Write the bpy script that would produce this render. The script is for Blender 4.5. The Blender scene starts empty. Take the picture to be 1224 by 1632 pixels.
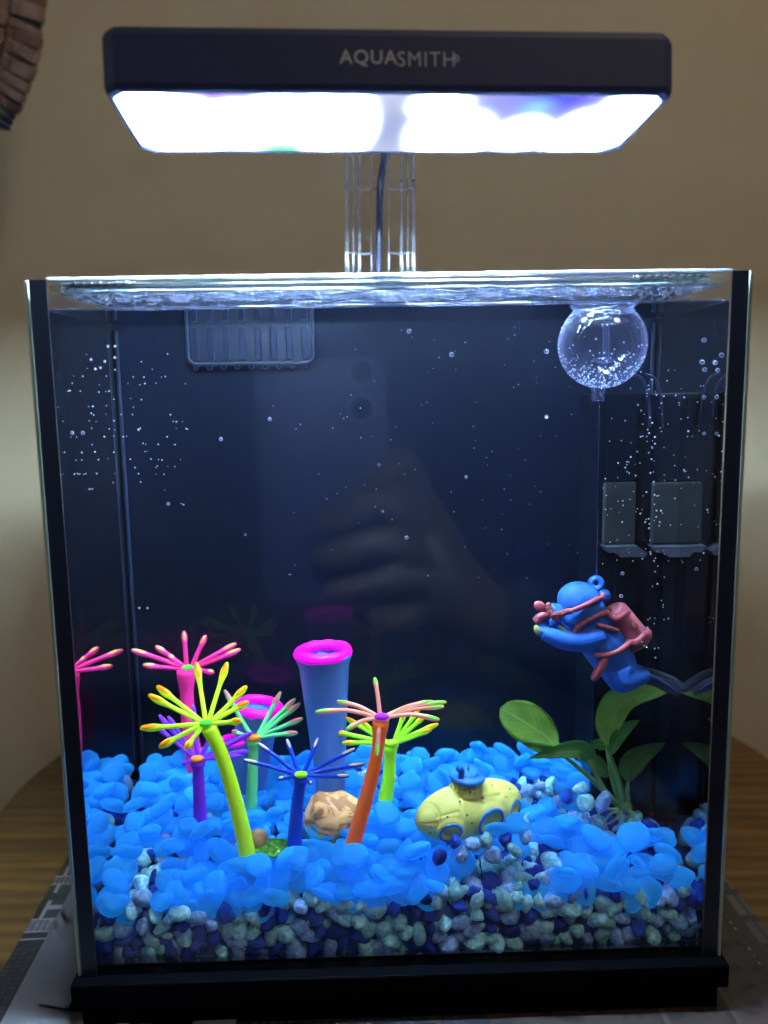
import bpy, bmesh, math, random
from mathutils import Vector, Matrix, noise
random.seed(7)
sc = bpy.context.scene
C = sc.collection

# ------------------------------------------------------------------ camera
F_PX, CX, CD, CZ = 1318.33, -0.0121, 0.33, 0.2517
PITCH, YAW, ROLL = 0.1477, -0.0224, 0.0163
c, s = math.cos(YAW), math.sin(YAW)
r0 = Vector((c, s, 0)); f0 = Vector((-s, c, 0))
FW = f0 * math.cos(PITCH) + Vector((0, 0, -math.sin(PITCH)))
U0 = f0 * math.sin(PITCH) + Vector((0, 0, math.cos(PITCH)))
RT = r0 * math.cos(ROLL) - U0 * math.sin(ROLL)
UP = r0 * math.sin(ROLL) + U0 * math.cos(ROLL)
CAM = Vector((CX, -CD, CZ))
cam = bpy.data.objects.new('camera', bpy.data.cameras.new('camera'))
C.objects.link(cam)
M = Matrix.Identity(4)
for i in range(3):
    M[i][0] = RT[i]; M[i][1] = UP[i]; M[i][2] = -FW[i]; M[i][3] = CAM[i]
cam.matrix_world = M
cam.data.sensor_fit = 'AUTO'; cam.data.sensor_width = 36
cam.data.lens = F_PX / 1632 * 36
cam.data.clip_start = 0.01; cam.data.clip_end = 50
cam.data.dof.use_dof = True
cam.data.dof.focus_distance = 0.37
cam.data.dof.aperture_fstop = 6.0
sc.camera = cam

def ray(px, py):
    return RT * ((px - 612) / F_PX) + UP * ((816 - py) / F_PX) + FW
def at(px, py, Y):                       # the point seen at that photo pixel, on the upright plane y = Y
    d = ray(px, py); t = (Y - CAM.y) / d.y
    return CAM + d * t
def atz(px, py, Z):                      # the same, on the level plane z = Z
    d = ray(px, py); t = (Z - CAM.z) / d.z
    return CAM + d * t
def mpp(Y): return (Y + CD) / F_PX       # metres per photo pixel at that depth

# ------------------------------------------------------------------ light
w = bpy.data.worlds.new("World"); sc.world = w; w.use_nodes = True
w.node_tree.nodes['Background'].inputs[0].default_value = (0.62, 0.72, 1.0, 1)
w.node_tree.nodes['Background'].inputs[1].default_value = 0.05
def area(name, loc, target, size, power, col):
    l = bpy.data.lights.new(name, 'AREA'); l.shape = 'DISK'; l.size = size; l.energy = power; l.color = col
    o = bpy.data.objects.new(name, l); C.objects.link(o); o.location = loc
    o.rotation_euler = (Vector(target) - Vector(loc)).to_track_quat('-Z', 'Y').to_euler()
    return o
area('room_ceiling_lamp', (0.9, -0.9, 2.0), (0.0, 0.3, 0.2), 0.5, 12.5, (1.0, 0.81, 0.54))
area('left_wall_light', (-1.3, -0.1, 0.75), (-0.3, 0.45, 0.05), 0.5, 1.0, (0.85, 0.9, 1.0))  # unseen cool area light on the left, aimed low at the wall
sc.view_settings.view_transform = 'Standard'; sc.view_settings.look = 'None'
sc.view_settings.exposure = 0; sc.view_settings.gamma = 1
cy = sc.cycles
try:
    cy.use_denoising = True; cy.denoiser = 'OPENIMAGEDENOISE'
    cy.max_bounces = 10; cy.diffuse_bounces = 4; cy.glossy_bounces = 5; cy.transmission_bounces = 8
    cy.transparent_max_bounces = 40; cy.sample_clamp_indirect = 60.0
    cy.caustics_reflective = True; cy.caustics_refractive = False
except Exception: pass

# ------------------------------------------------------------------ materials
def newmat(name):
    m = bpy.data.materials.new(name); m.use_nodes = True
    nt = m.node_tree; nt.nodes.clear()
    out = nt.nodes.new('ShaderNodeOutputMaterial')
    return m, nt, out
def N(nt, t, **k):
    n = nt.nodes.new(t)
    for a, v in k.items():
        if a.startswith('i_'):
            n.inputs[a[2:].replace('_', ' ')].default_value = v
        else: setattr(n, a, v)
    return n
def L(nt, a, b): nt.links.new(a, b)
def rgba(c): return (c[0], c[1], c[2], 1)
def srgb(r, g, b):
    f = lambda v: (v / 255 / 12.92) if v <= 10 else ((v / 255 + .055) / 1.055) ** 2.4
    return (f(r), f(g), f(b))

def plain(name, col, rough=0.5, spec=0.5, metal=0, var=0.0, vscale=60, bump=0.0, bscale=300, sss=0.0, sssr=0.004,
          emit=0.0, emcol=None, col2=None, coat=0, trans=0, detail=4):
    m, nt, out = newmat(name)
    b = N(nt, 'ShaderNodeBsdfPrincipled')
    b.inputs['Base Color'].default_value = rgba(col)
    b.inputs['Roughness'].default_value = rough; b.inputs['Specular IOR Level'].default_value = spec
    b.inputs['Metallic'].default_value = metal; b.inputs['Coat Weight'].default_value = coat
    b.inputs['Transmission Weight'].default_value = trans
    tc = N(nt, 'ShaderNodeTexCoord')
    if var > 0 or col2:
        n = N(nt, 'ShaderNodeTexNoise'); n.inputs['Scale'].default_value = vscale; n.inputs['Detail'].default_value = detail
        L(nt, tc.outputs['Object'], n.inputs['Vector'])
        r = N(nt, 'ShaderNodeValToRGB')
        lo = col2 if col2 else tuple(x * (1 - var) for x in col)
        r.color_ramp.elements[0].position = .35; r.color_ramp.elements[1].position = .65
        r.color_ramp.elements[0].color = rgba(lo); r.color_ramp.elements[1].color = rgba(col)
        L(nt, n.outputs['Fac'], r.inputs[0]); L(nt, r.outputs[0], b.inputs['Base Color'])
    if bump > 0:
        n = N(nt, 'ShaderNodeTexNoise'); n.inputs['Scale'].default_value = bscale; n.inputs['Detail'].default_value = 5
        L(nt, tc.outputs['Object'], n.inputs['Vector'])
        bp = N(nt, 'ShaderNodeBump'); bp.inputs['Strength'].default_value = bump; bp.inputs['Distance'].default_value = .0006
        L(nt, n.outputs['Fac'], bp.inputs['Height']); L(nt, bp.outputs[0], b.inputs['Normal'])
    if sss > 0:
        b.inputs['Subsurface Weight'].default_value = sss; b.inputs['Subsurface Scale'].default_value = sssr
        b.inputs['Subsurface Radius'].default_value = (1, 1, 1)
    if emit > 0:
        b.inputs['Emission Color'].default_value = rgba(emcol or col); b.inputs['Emission Strength'].default_value = emit
    L(nt, b.outputs[0], out.inputs[0])
    return m

def facing_fresnel(nt, F0):
    """Schlick reflectance, the same from both sides of the sheet"""
    lw = N(nt, 'ShaderNodeLayerWeight'); lw.inputs['Blend'].default_value = 0.5
    p = N(nt, 'ShaderNodeMath', operation='POWER'); L(nt, lw.outputs['Facing'], p.inputs[0]); p.inputs[1].default_value = 5
    m = N(nt, 'ShaderNodeMath', operation='MULTIPLY_ADD'); L(nt, p.outputs[0], m.inputs[0])
    m.inputs[1].default_value = 1 - F0; m.inputs[2].default_value = F0
    return m.outputs[0], lw.outputs['Facing']

def clear(name, F0=0.04, tint=(1, 1, 1), rough=0.0, tir=False, bump=0, bscale=200, tirmax=.985, t0=.30, t1=.42):
    m, nt, out = newmat(name)
    f, facing = facing_fresnel(nt, F0)
    if tir:   # seen from inside, light past the critical angle (48.6 deg for water) is turned back
        mr = N(nt, 'ShaderNodeMapRange', interpolation_type='SMOOTHSTEP'); L(nt, facing, mr.inputs[0])
        mr.inputs[1].default_value = t0; mr.inputs[2].default_value = t1
        mr.inputs[3].default_value = F0; mr.inputs[4].default_value = tirmax
        g = N(nt, 'ShaderNodeNewGeometry')
        mx = N(nt, 'ShaderNodeMix'); L(nt, g.outputs['Backfacing'], mx.inputs[0])
        L(nt, f, mx.inputs[2]); L(nt, mr.outputs[0], mx.inputs[3]); f = mx.outputs[0]
    t = N(nt, 'ShaderNodeBsdfTransparent'); t.inputs[0].default_value = rgba(tint)
    gl = N(nt, 'ShaderNodeBsdfGlossy'); gl.inputs['Roughness'].default_value = rough
    if bump:
        tc = N(nt, 'ShaderNodeTexCoord')
        n = N(nt, 'ShaderNodeTexNoise'); n.inputs['Scale'].default_value = bscale; L(nt, tc.outputs['Object'], n.inputs['Vector'])
        bp = N(nt, 'ShaderNodeBump'); bp.inputs['Strength'].default_value = bump; bp.inputs['Distance'].default_value = .001
        L(nt, n.outputs['Fac'], bp.inputs['Height']); L(nt, bp.outputs[0], gl.inputs['Normal'])
    mx = N(nt, 'ShaderNodeMixShader'); L(nt, f, mx.inputs[0]); L(nt, t.outputs[0], mx.inputs[1]); L(nt, gl.outputs[0], mx.inputs[2])
    L(nt, mx.outputs[0], out.inputs[0])
    return m

# ------------------------------------------------------------------ mesh helpers
def tag(o, label=None, cat=None, group=None, kind=None):
    if label: o['label'] = label
    if cat: o['category'] = cat
    if group: o['group'] = group
    if kind: o['kind'] = kind
    return o
def empty(name, loc=(0, 0, 0)):
    o = bpy.data.objects.new(name, None); C.objects.link(o); o.location = loc; o.empty_display_size = .01
    return o
def link(name, me, parent=None, loc=None):
    o = bpy.data.objects.new(name, me); C.objects.link(o)
    if loc is not None: o.location = loc
    if parent:
        o.parent = parent
        if loc is None: o.location = -world_loc(parent)
        else: o.location = Vector(loc) - world_loc(parent)
    return o
def world_loc(o):
    v = Vector((0, 0, 0))
    while o is not None:
        v = v + o.location; o = o.parent
    return v
def obj(name, bm, mat, parent=None, smooth=True):
    """link a bmesh given in world coordinates as one object"""
    bmesh.ops.recalc_face_normals(bm, faces=bm.faces)
    me = bpy.data.meshes.new(name); bm.to_mesh(me); bm.free()
    if mat: me.materials.append(mat)
    if smooth:
        for p in me.polygons: p.use_smooth = True
    return link(name, me, parent)
def box(bm, lo, hi, bevel=0):
    lo = Vector(lo); hi = Vector(hi)
    r = bmesh.ops.create_cube(bm, size=1)
    vs = r['verts']
    for v in vs:
        v.co = Vector([(lo[i] + hi[i]) / 2 + v.co[i] * (hi[i] - lo[i]) for i in range(3)])
    if bevel:
        es = list({e for v in vs for e in v.link_edges})
        bmesh.ops.bevel(bm, geom=es, offset=bevel, segments=2, affect='EDGES', profile=.6)
def boxo(name, lo, hi, mat, parent=None, bevel=0):
    bm = bmesh.new(); box(bm, lo, hi, bevel); return obj(name, bm, mat, parent, smooth=False)
def frame(t, up=Vector((0, 0, 1))):
    t = t.normalized()
    a = t.cross(up)
    if a.length < 1e-4: a = t.cross(Vector((1, 0, 0)))
    a.normalize(); b = a.cross(t).normalized()
    return a, b
def spline(pts, n=8):
    """Catmull-Rom through the points"""
    P = [Vector(p) for p in pts]
    if len(P) == 2: return [P[0].lerp(P[1], i / n) for i in range(n + 1)]
    Q = [P[0] * 2 - P[1]] + P + [P[-1] * 2 - P[-2]]
    out = []
    for i in range(1, len(Q) - 2):
        for k in range(n):
            t = k / n
            a, b, c_, d = Q[i - 1], Q[i], Q[i + 1], Q[i + 2]
            out.append(0.5 * ((2 * b) + (c_ - a) * t + (2 * a - 5 * b + 4 * c_ - d) * t * t + (3 * b - a - 3 * c_ + d) * t ** 3))
    out.append(P[-1]); return out
def tube(bm, path, rad, seg=10, cap=True, flat=1.0):
    """rad: number or function of 0..1; rounded ends"""
    n = len(path); rf = rad if callable(rad) else (lambda t: rad)
    rings = []
    a = None
    for i, p in enumerate(path):
        t = (path[min(i + 1, n - 1)] - path[max(i - 1, 0)])
        if t.length < 1e-9: t = Vector((0, 0, 1))
        t.normalize()
        if a is None: a, b = frame(t)
        else:
            a = (a - t * a.dot(t)).normalized()
        b = a.cross(t).normalized()
        r = rf(i / (n - 1))
        rings.append([bm.verts.new(p + a * (math.cos(k / seg * 2 * math.pi) * r) + b * (math.sin(k / seg * 2 * math.pi) * r * flat)) for k in range(seg)])
    for i in range(n - 1):
        for k in range(seg):
            bm.faces.new((rings[i][k], rings[i][(k + 1) % seg], rings[i + 1][(k + 1) % seg], rings[i + 1][k]))
    if cap:
        for ring, p, q in ((rings[0], path[0], path[1]), (rings[-1], path[-1], path[-2])):
            r = rf(0 if ring is rings[0] else 1)
            v = bm.verts.new(p + (p - q).normalized() * r * .55)
            for k in range(seg):
                bm.faces.new((ring[k], ring[(k + 1) % seg], v))
    return rings
def ell(bm, cen, rad, rot=None, u=20, v=14):
    m = Matrix.Translation(Vector(cen)) @ (rot.to_4x4() if rot is not None else Matrix.Identity(4)) @ Matrix.Diagonal((rad[0], rad[1], rad[2], 1))
    bmesh.ops.create_uvsphere(bm, u_segments=u, v_segments=v, radius=1, matrix=m)
def basis(ax, up=Vector((0, 0, 1))):
    """rotation whose local z runs along ax"""
    z = Vector(ax).normalized(); a, b = frame(z, up)
    R = Matrix((a, b, z)).transposed()
    if R.determinant() < 0: R = Matrix((-a, b, z)).transposed()
    return R
def lathe(bm, org, ax, prof, seg=32, R=None):
    """prof: list of (radius, height along ax)"""
    R = R or basis(ax); org = Vector(org); rings = []
    for r, h in prof:
        rings.append([bm.verts.new(org + R @ Vector((math.cos(k / seg * 2 * math.pi) * r, math.sin(k / seg * 2 * math.pi) * r, h))) for k in range(seg)])
    for i in range(len(rings) - 1):
        for k in range(seg):
            bm.faces.new((rings[i][k], rings[i][(k + 1) % seg], rings[i + 1][(k + 1) % seg], rings[i + 1][k]))
    return rings
def torus(bm, org, ax, R1, r1, seg=32, ss=10, wob=0, sq=1.0):
    B = basis(ax); org = Vector(org); rings = []
    for i in range(seg):
        a = i / seg * 2 * math.pi
        rr = r1 * (1 + wob * noise.noise(Vector((math.cos(a) * 3, math.sin(a) * 3, R1 * 100))))
        rings.append([bm.verts.new(org + B @ Vector((math.cos(a) * (R1 + rr * math.cos(b / ss * 2 * math.pi)), sq * math.sin(a) * (R1 + rr * math.cos(b / ss * 2 * math.pi)), rr * math.sin(b / ss * 2 * math.pi)))) for b in range(ss)])
    for i in range(seg):
        for k in range(ss):
            j = (i + 1) % seg
            bm.faces.new((rings[i][k], rings[i][(k + 1) % ss], rings[j][(k + 1) % ss], rings[j][k]))
def prism(bm, pts, up):
    """closed slab: polygon pts, extruded by vector up"""
    a = [bm.verts.new(p) for p in pts]; b = [bm.verts.new(Vector(p) + Vector(up)) for p in pts]
    bm.faces.new(a); bm.faces.new(b[::-1])
    for i in range(len(a)):
        j = (i + 1) % len(a); bm.faces.new((a[i], a[j], b[j], b[i]))
def baked(bm, name, voxel, smooth_it=6, fac=.6):
    """fuse overlapping shapes of a bmesh into one skin"""
    me = bpy.data.meshes.new(name); bm.to_mesh(me); bm.free()
    o = bpy.data.objects.new(name, me); C.objects.link(o)
    m = o.modifiers.new('r', 'REMESH'); m.mode = 'VOXEL'; m.voxel_size = voxel
    s_ = o.modifiers.new('s', 'SMOOTH'); s_.iterations = smooth_it; s_.factor = fac
    dg = bpy.context.evaluated_depsgraph_get()
    me2 = bpy.data.meshes.new_from_object(o.evaluated_get(dg))
    bpy.data.objects.remove(o)
    for p in me2.polygons: p.use_smooth = True
    return me2

# ------------------------------------------------------------------ sizes of the tank
W2 = 0.140            # half width outside
GT = 0.005            # glass
TOP = at(612, 441, 0).z
WL = at(612, 486, 0.005).z
DEP = 0.090           # inner back wall
BACKY = 0.135
XI = W2 - GT
BZ = 0.001
TABLE_Z = at(1134, 1611, -0.004).z

# ------------------------------------------------------------------ room: wall, table
def wall_mat():
    m, nt, out = newmat('painted_wall')
    b = N(nt, 'ShaderNodeBsdfPrincipled'); b.inputs['Roughness'].default_value = .7
    tc = N(nt, 'ShaderNodeTexCoord')
    n = N(nt, 'ShaderNodeTexNoise'); n.inputs['Scale'].default_value = 3; n.inputs['Detail'].default_value = 6
    L(nt, tc.outputs['Object'], n.inputs['Vector'])
    r = N(nt, 'ShaderNodeValToRGB'); r.color_ramp.elements[0].position = .3; r.color_ramp.elements[1].position = .7
    r.color_ramp.elements[0].color = (.56, .475, .31, 1); r.color_ramp.elements[1].color = (.61, .52, .345, 1)
    L(nt, n.outputs['Fac'], r.inputs[0]); L(nt, r.outputs[0], b.inputs['Base Color'])
    n2 = N(nt, 'ShaderNodeTexNoise'); n2.inputs['Scale'].default_value = 420; n2.inputs['Detail'].default_value = 3
    L(nt, tc.outputs['Object'], n2.inputs['Vector'])
    bp = N(nt, 'ShaderNodeBump'); bp.inputs['Strength'].default_value = .25; bp.inputs['Distance'].default_value = .0008
    L(nt, n2.outputs['Fac'], bp.inputs['Height']); L(nt, bp.outputs[0], b.inputs['Normal'])
    L(nt, b.outputs[0], out.inputs[0]); return m
tag(boxo('wall', (-2.5, 0.385, -0.8), (2.5, 0.45, 1.8), wall_mat()), kind='structure')

def wood_mat(name, c1, c2, sc_=1, rough=.6):
    m, nt, out = newmat(name)
    b = N(nt, 'ShaderNodeBsdfPrincipled'); b.inputs['Roughness'].default_value = rough
    tc = N(nt, 'ShaderNodeTexCoord'); mp = N(nt, 'ShaderNodeMapping')
    mp.inputs['Scale'].default_value = (7 * sc_, 60 * sc_, 20 * sc_); mp.inputs['Rotation'].default_value = (0, 0, .35)
    L(nt, tc.outputs['Object'], mp.inputs['Vector'])
    n = N(nt, 'ShaderNodeTexNoise'); n.inputs['Scale'].default_value = 1; n.inputs['Detail'].default_value = 8; n.inputs['Distortion'].default_value = 1.2
    L(nt, mp.outputs[0], n.inputs['Vector'])
    wv = N(nt, 'ShaderNodeTexWave', wave_type='BANDS', bands_direction='Y'); wv.inputs['Scale'].default_value = .5; wv.inputs['Distortion'].default_value = 6; wv.inputs['Detail'].default_value = 3
    wv.inputs['Detail Scale'].default_value = .5
    L(nt, mp.outputs[0], wv.inputs['Vector'])
    mx = N(nt, 'ShaderNodeMath', operation='MULTIPLY_ADD'); L(nt, wv.outputs['Fac'], mx.inputs[0]); mx.inputs[1].default_value = .22
    L(nt, n.outputs['Fac'], mx.inputs[2])
    r = N(nt, 'ShaderNodeValToRGB'); r.color_ramp.elements[0].position = .45; r.color_ramp.elements[1].position = .95
    r.color_ramp.elements[0].color = rgba(c1); r.color_ramp.elements[1].color = rgba(c2)
    L(nt, mx.outputs[0], r.inputs[0]); L(nt, r.outputs[0], b.inputs['Base Color'])
    bp = N(nt, 'ShaderNodeBump'); bp.inputs['Strength'].default_value = .15; bp.inputs['Distance'].default_value = .0005
    L(nt, n.outputs['Fac'], bp.inputs['Height']); L(nt, bp.outputs[0], b.inputs['Normal'])
    L(nt, b.outputs[0], out.inputs[0]); return m
# circle through three points of the table's far edge
pa, pb, pc = [atz(x, y, TABLE_Z) for x, y in ((0, 1287), (1163, 1166), (1224, 1204))]
def circ(a, b, c_):
    ax, ay, bx, by, cx_, cy_ = a.x, a.y, b.x, b.y, c_.x, c_.y
    d = 2 * (ax * (by - cy_) + bx * (cy_ - ay) + cx_ * (ay - by))
    ux = ((ax**2 + ay**2) * (by - cy_) + (bx**2 + by**2) * (cy_ - ay) + (cx_**2 + cy_**2) * (ay - by)) / d
    uy = ((ax**2 + ay**2) * (cx_ - bx) + (bx**2 + by**2) * (ax - cx_) + (cx_**2 + cy_**2) * (bx - ax)) / d
    return Vector((ux, uy, 0)), (Vector((ax, ay, 0)) - Vector((ux, uy, 0))).length
tc_, tr_ = circ(pa, pb, pc)
print('table circle', tc_, tr_, 'table z', TABLE_Z, 'TOP', TOP, 'WL', WL, pa, pb, pc)
tab = empty('table', (tc_.x, tc_.y, TABLE_Z - .75))
bm = bmesh.new()
lathe(bm, (tc_.x, tc_.y, TABLE_Z), (0, 0, 1), [(0.0001, 0), (tr_ - .004, 0), (tr_ - .001, -.0015), (tr_, -.004), (tr_, -.024), (tr_ - .004, -.028), (.0001, -.028)], seg=128)
top = obj('tabletop', bm, wood_mat('oak', (.085, .040, .007), (.25, .125, .024)), tab, smooth=False)
bm = bmesh.new(); lathe(bm, (tc_.x, tc_.y, TABLE_Z - .75), (0, 0, 1), [(.0001, 0), (.2, 0), (.19, .02), (.05, .05), (.04, .4), (.06, .7), (.12, .722), (.0001, .722)], seg=32)
obj('pedestal', bm, top.data.materials[0], tab)
tag(tab, 'round oak table with curved edge carrying the aquarium', 'table')
boxf = boxo('floor', (-2.5, -2.5, TABLE_Z - .80), (2.5, .5, TABLE_Z - .75), plain('floor_boards', (.12, .08, .05), .6, var=.3, vscale=4))
tag(boxf, kind='structure')

# patterned place mat and papers
A_ = atz(113, 1360, TABLE_Z); dL_ = (atz(-10, 1575, TABLE_Z) - A_).normalized()
def mat_print():
    m, nt, out = newmat('printed_mat')
    b = N(nt, 'ShaderNodeBsdfPrincipled'); b.inputs['Roughness'].default_value = .45
    uv = N(nt, 'ShaderNodeUVMap'); uv.uv_map = 'uv'
    sep = N(nt, 'ShaderNodeSeparateXYZ'); L(nt, uv.outputs[0], sep.inputs[0])
    U, V = sep.outputs[0], sep.outputs[1]
    def band(lo, hi, ax_=None):
        ax_ = U if ax_ is None else ax_
        a = N(nt, 'ShaderNodeMath', operation='GREATER_THAN'); L(nt, ax_, a.inputs[0]); a.inputs[1].default_value = lo
        c2 = N(nt, 'ShaderNodeMath', operation='LESS_THAN'); L(nt, ax_, c2.inputs[0]); c2.inputs[1].default_value = hi
        mm = N(nt, 'ShaderNodeMath', operation='MULTIPLY'); L(nt, a.outputs[0], mm.inputs[0]); L(nt, c2.outputs[0], mm.inputs[1]); return mm.outputs[0]
    def both(a, b_):
        mm = N(nt, 'ShaderNodeMath', operation='MULTIPLY'); L(nt, a, mm.inputs[0]); L(nt, b_, mm.inputs[1]); return mm.outputs[0]
    def tex(col1, col2, mort, su, sv, ms, off=0):
        mp = N(nt, 'ShaderNodeMapping'); mp.inputs['Scale'].default_value = (su, sv, 1); mp.inputs['Location'].default_value = (0, off, 0); L(nt, uv.outputs[0], mp.inputs[0])
        t = N(nt, 'ShaderNodeTexBrick'); t.offset = 0; t.inputs['Color1'].default_value = rgba(col1); t.inputs['Color2'].default_value = rgba(col2)
        t.inputs['Mortar'].default_value = rgba(mort); t.inputs['Scale'].default_value = 1; t.inputs['Mortar Size'].default_value = ms
        t.inputs['Brick Width'].default_value = 1; t.inputs['Row Height'].default_value = 1; L(nt, mp.outputs[0], t.inputs[0]); return t.outputs['Color']
    def rgb(c):
        q = N(nt, 'ShaderNodeRGB'); q.outputs[0].default_value = rgba(c); return q.outputs[0]
    cur = rgb((.010, .011, .018))
    def over(col, mask):
        nonlocal cur
        mx = N(nt, 'ShaderNodeMix', data_type='RGBA'); L(nt, mask, mx.inputs[0]); L(nt, cur, mx.inputs[6]); L(nt, col, mx.inputs[7]); cur = mx.outputs[2]
    vq = lambda x, y: (atz(x, y, TABLE_Z) - A_).dot(dL_)
    left = band(-.01, .19)
    v1, v2, v3, v4, v5, v6, v7 = vq(88, 1400), vq(80, 1413), vq(66, 1428), vq(58, 1440), vq(35, 1470), vq(25, 1492), vq(18, 1504)
    white, black_ = (.27, .27, .30), (.008, .009, .013)
    over(tex((.016, .024, .026), (.024, .032, .032), white, 48, 36, .07), both(left, band(-.1, v5, V)))
    over(rgb(black_), band(-.01, .0035)); over(rgb(white), both(band(.0035, .0055), band(-.1, v5, V)))
    over(rgb(white), both(left, band(v1, v2 + .001, V))); over(tex((.30, .28, .27), (.25, .2, .2), (.02, .012, .012), 420, 420, .22), both(left, band(v1 + .0012, v2 - .0002, V)))
    over(rgb(black_), both(left, band(v3, v4, V)))
    over(tex((.24, .24, .28), (.14, .14, .17), (.07, .07, .10), 330, 500, .12), both(left, band(v5, v6, V)))
    over(rgb(white), both(left, band(v5 - .0002, v5 + .0010, V))); over(rgb(white), both(left, band(v6 - .001, v6, V))); over(rgb(white), both(left, band(v7 - .0012, v7, V)))
    over(tex((.012, .013, .024), (.030, .032, .048), (.004, .004, .009), 260, 330, .14), both(left, band(v7 + .006, 9, V)))
    # carved ornament at the right: arches, beads and scrolls
    vo = N(nt, 'ShaderNodeTexVoronoi', feature='DISTANCE_TO_EDGE'); vo.inputs['Scale'].default_value = 95; L(nt, uv.outputs[0], vo.inputs['Vector'])
    wv = N(nt, 'ShaderNodeTexWave', wave_type='RINGS'); wv.inputs['Scale'].default_value = 22; wv.inputs['Distortion'].default_value = 2.5; L(nt, uv.outputs[0], wv.inputs['Vector'])
    ml = N(nt, 'ShaderNodeMath', operation='MULTIPLY'); L(nt, vo.outputs['Distance'], ml.inputs[0]); L(nt, wv.outputs['Fac'], ml.inputs[1])
    rr = N(nt, 'ShaderNodeValToRGB'); rr.color_ramp.elements[0].color = (.030, .019, .018, 1); rr.color_ramp.elements[1].color = (.004, .003, .004, 1)
    rr.color_ramp.elements[0].position = .02; rr.color_ramp.elements[1].position = .16
    L(nt, ml.outputs[0], rr.inputs[0])
    over(rr.outputs[0], band(.20, .40))
    over(tex((.16, .15, .15), (.03, .02, .02), (.012, .008, .008), 330, 200, .3), band(.3325, .3355))
    over(rgb((.022, .013, .011)), band(.3355, .342)); over(tex((.10, .095, .10), (.03, .03, .035), (.02, .015, .015), 170, 45, .12), band(.342, .350))
    over(rgb((.006, .004, .004)), band(.3050, .3075)); over(rgb((.045, .032, .03)), band(.3075, .3100))
    over(rgb((.006, .004, .004)), band(.2750, .2765)); over(rgb((.06, .045, .04)), band(.2765, .2790))
    L(nt, cur, b.inputs['Base Color'])
    bp = N(nt, 'ShaderNodeBump'); bp.inputs['Strength'].default_value = .4; bp.inputs['Distance'].default_value = .0006
    L(nt, cur, bp.inputs['Height']); L(nt, bp.outputs[0], b.inputs['Normal'])
    L(nt, b.outputs[0], out.inputs[0]); return m
A = atz(113, 1360, TABLE_Z); B = atz(-10, 1575, TABLE_Z)
Rr = atz(1147, 1388, TABLE_Z); R2 = atz(1224, 1490, TABLE_Z)
dL = (B - A).normalized(); dR = (R2 - Rr).normalized()
print('mat', A, B, Rr, R2)
MT = .0012
q = [A - dL * .03, A + dL * .34, Rr + dR * .32, Rr - dR * .01]
for p in q: p.z = TABLE_Z + .0003
bm = bmesh.new(); uvl = bm.loops.layers.uv.new('uv')
prism(bm, q, (0, 0, MT))
nL = Vector((dL.y * -1, dL.x, 0)); nL = nL if nL.x > 0 else -nL
nR = Vector((-dR.y, dR.x, 0)); nR = nR if nR.x < 0 else -nR
bmesh.ops.subdivide_edges(bm, edges=bm.edges, cuts=10, use_grid_fill=True)
for f in bm.faces:
    for lp in f.loops:
        p = lp.vert.co
        ul = (p - A).dot(nL); ur = .350 - (p - Rr).dot(nR)
        mid = f.calc_center_median().x > 0
        lp[uvl].uv = (ur, (p - Rr).dot(dR)) if mid else (ul, (p - A).dot(dL))
pm = obj('place_mat', bm, mat_print(), smooth=False)
tag(pm, 'dark place mat printed with woven bands and carved ornament, lying under the aquarium', 'place mat')

paper = plain('paper', (.24, .235, .27), .6, var=.06, vscale=30)
def sheet(name, pts, z, label):
    P = [atz(x, y, z) for x, y in pts]
    bm = bmesh.new(); n = 10
    g = [[P[0].lerp(P[1], i / n).lerp(P[3].lerp(P[2], i / n), j / n) for j in range(n + 1)] for i in range(n + 1)]
    vs = [[bm.verts.new(p + Vector((0, 0, .0006 * max(0, noise.noise(p * 30))))) for p in r] for r in g]
    for i in range(n):
        for j in range(n): bm.faces.new((vs[i][j], vs[i + 1][j], vs[i + 1][j + 1], vs[i][j + 1]))
    ext = bmesh.ops.solidify(bm, geom=bm.faces[:], thickness=.00025)
    o = obj(name, bm, paper, smooth=False); tag(o, label, 'paper')
sheet('paper_sheet', [(125, 1395), (-35, 1700), (330, 1850), (420, 1420)], TABLE_Z + .0030, 'thin white paper sheet on the place mat, its long edge running past the tank corner')
sheet('paper_sheet', [(140, 1430), (62, 1600), (300, 1640), (420, 1470)], TABLE_Z + .0052, 'smaller pale paper lying on top of the larger white sheet beside the tank base')

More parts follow.
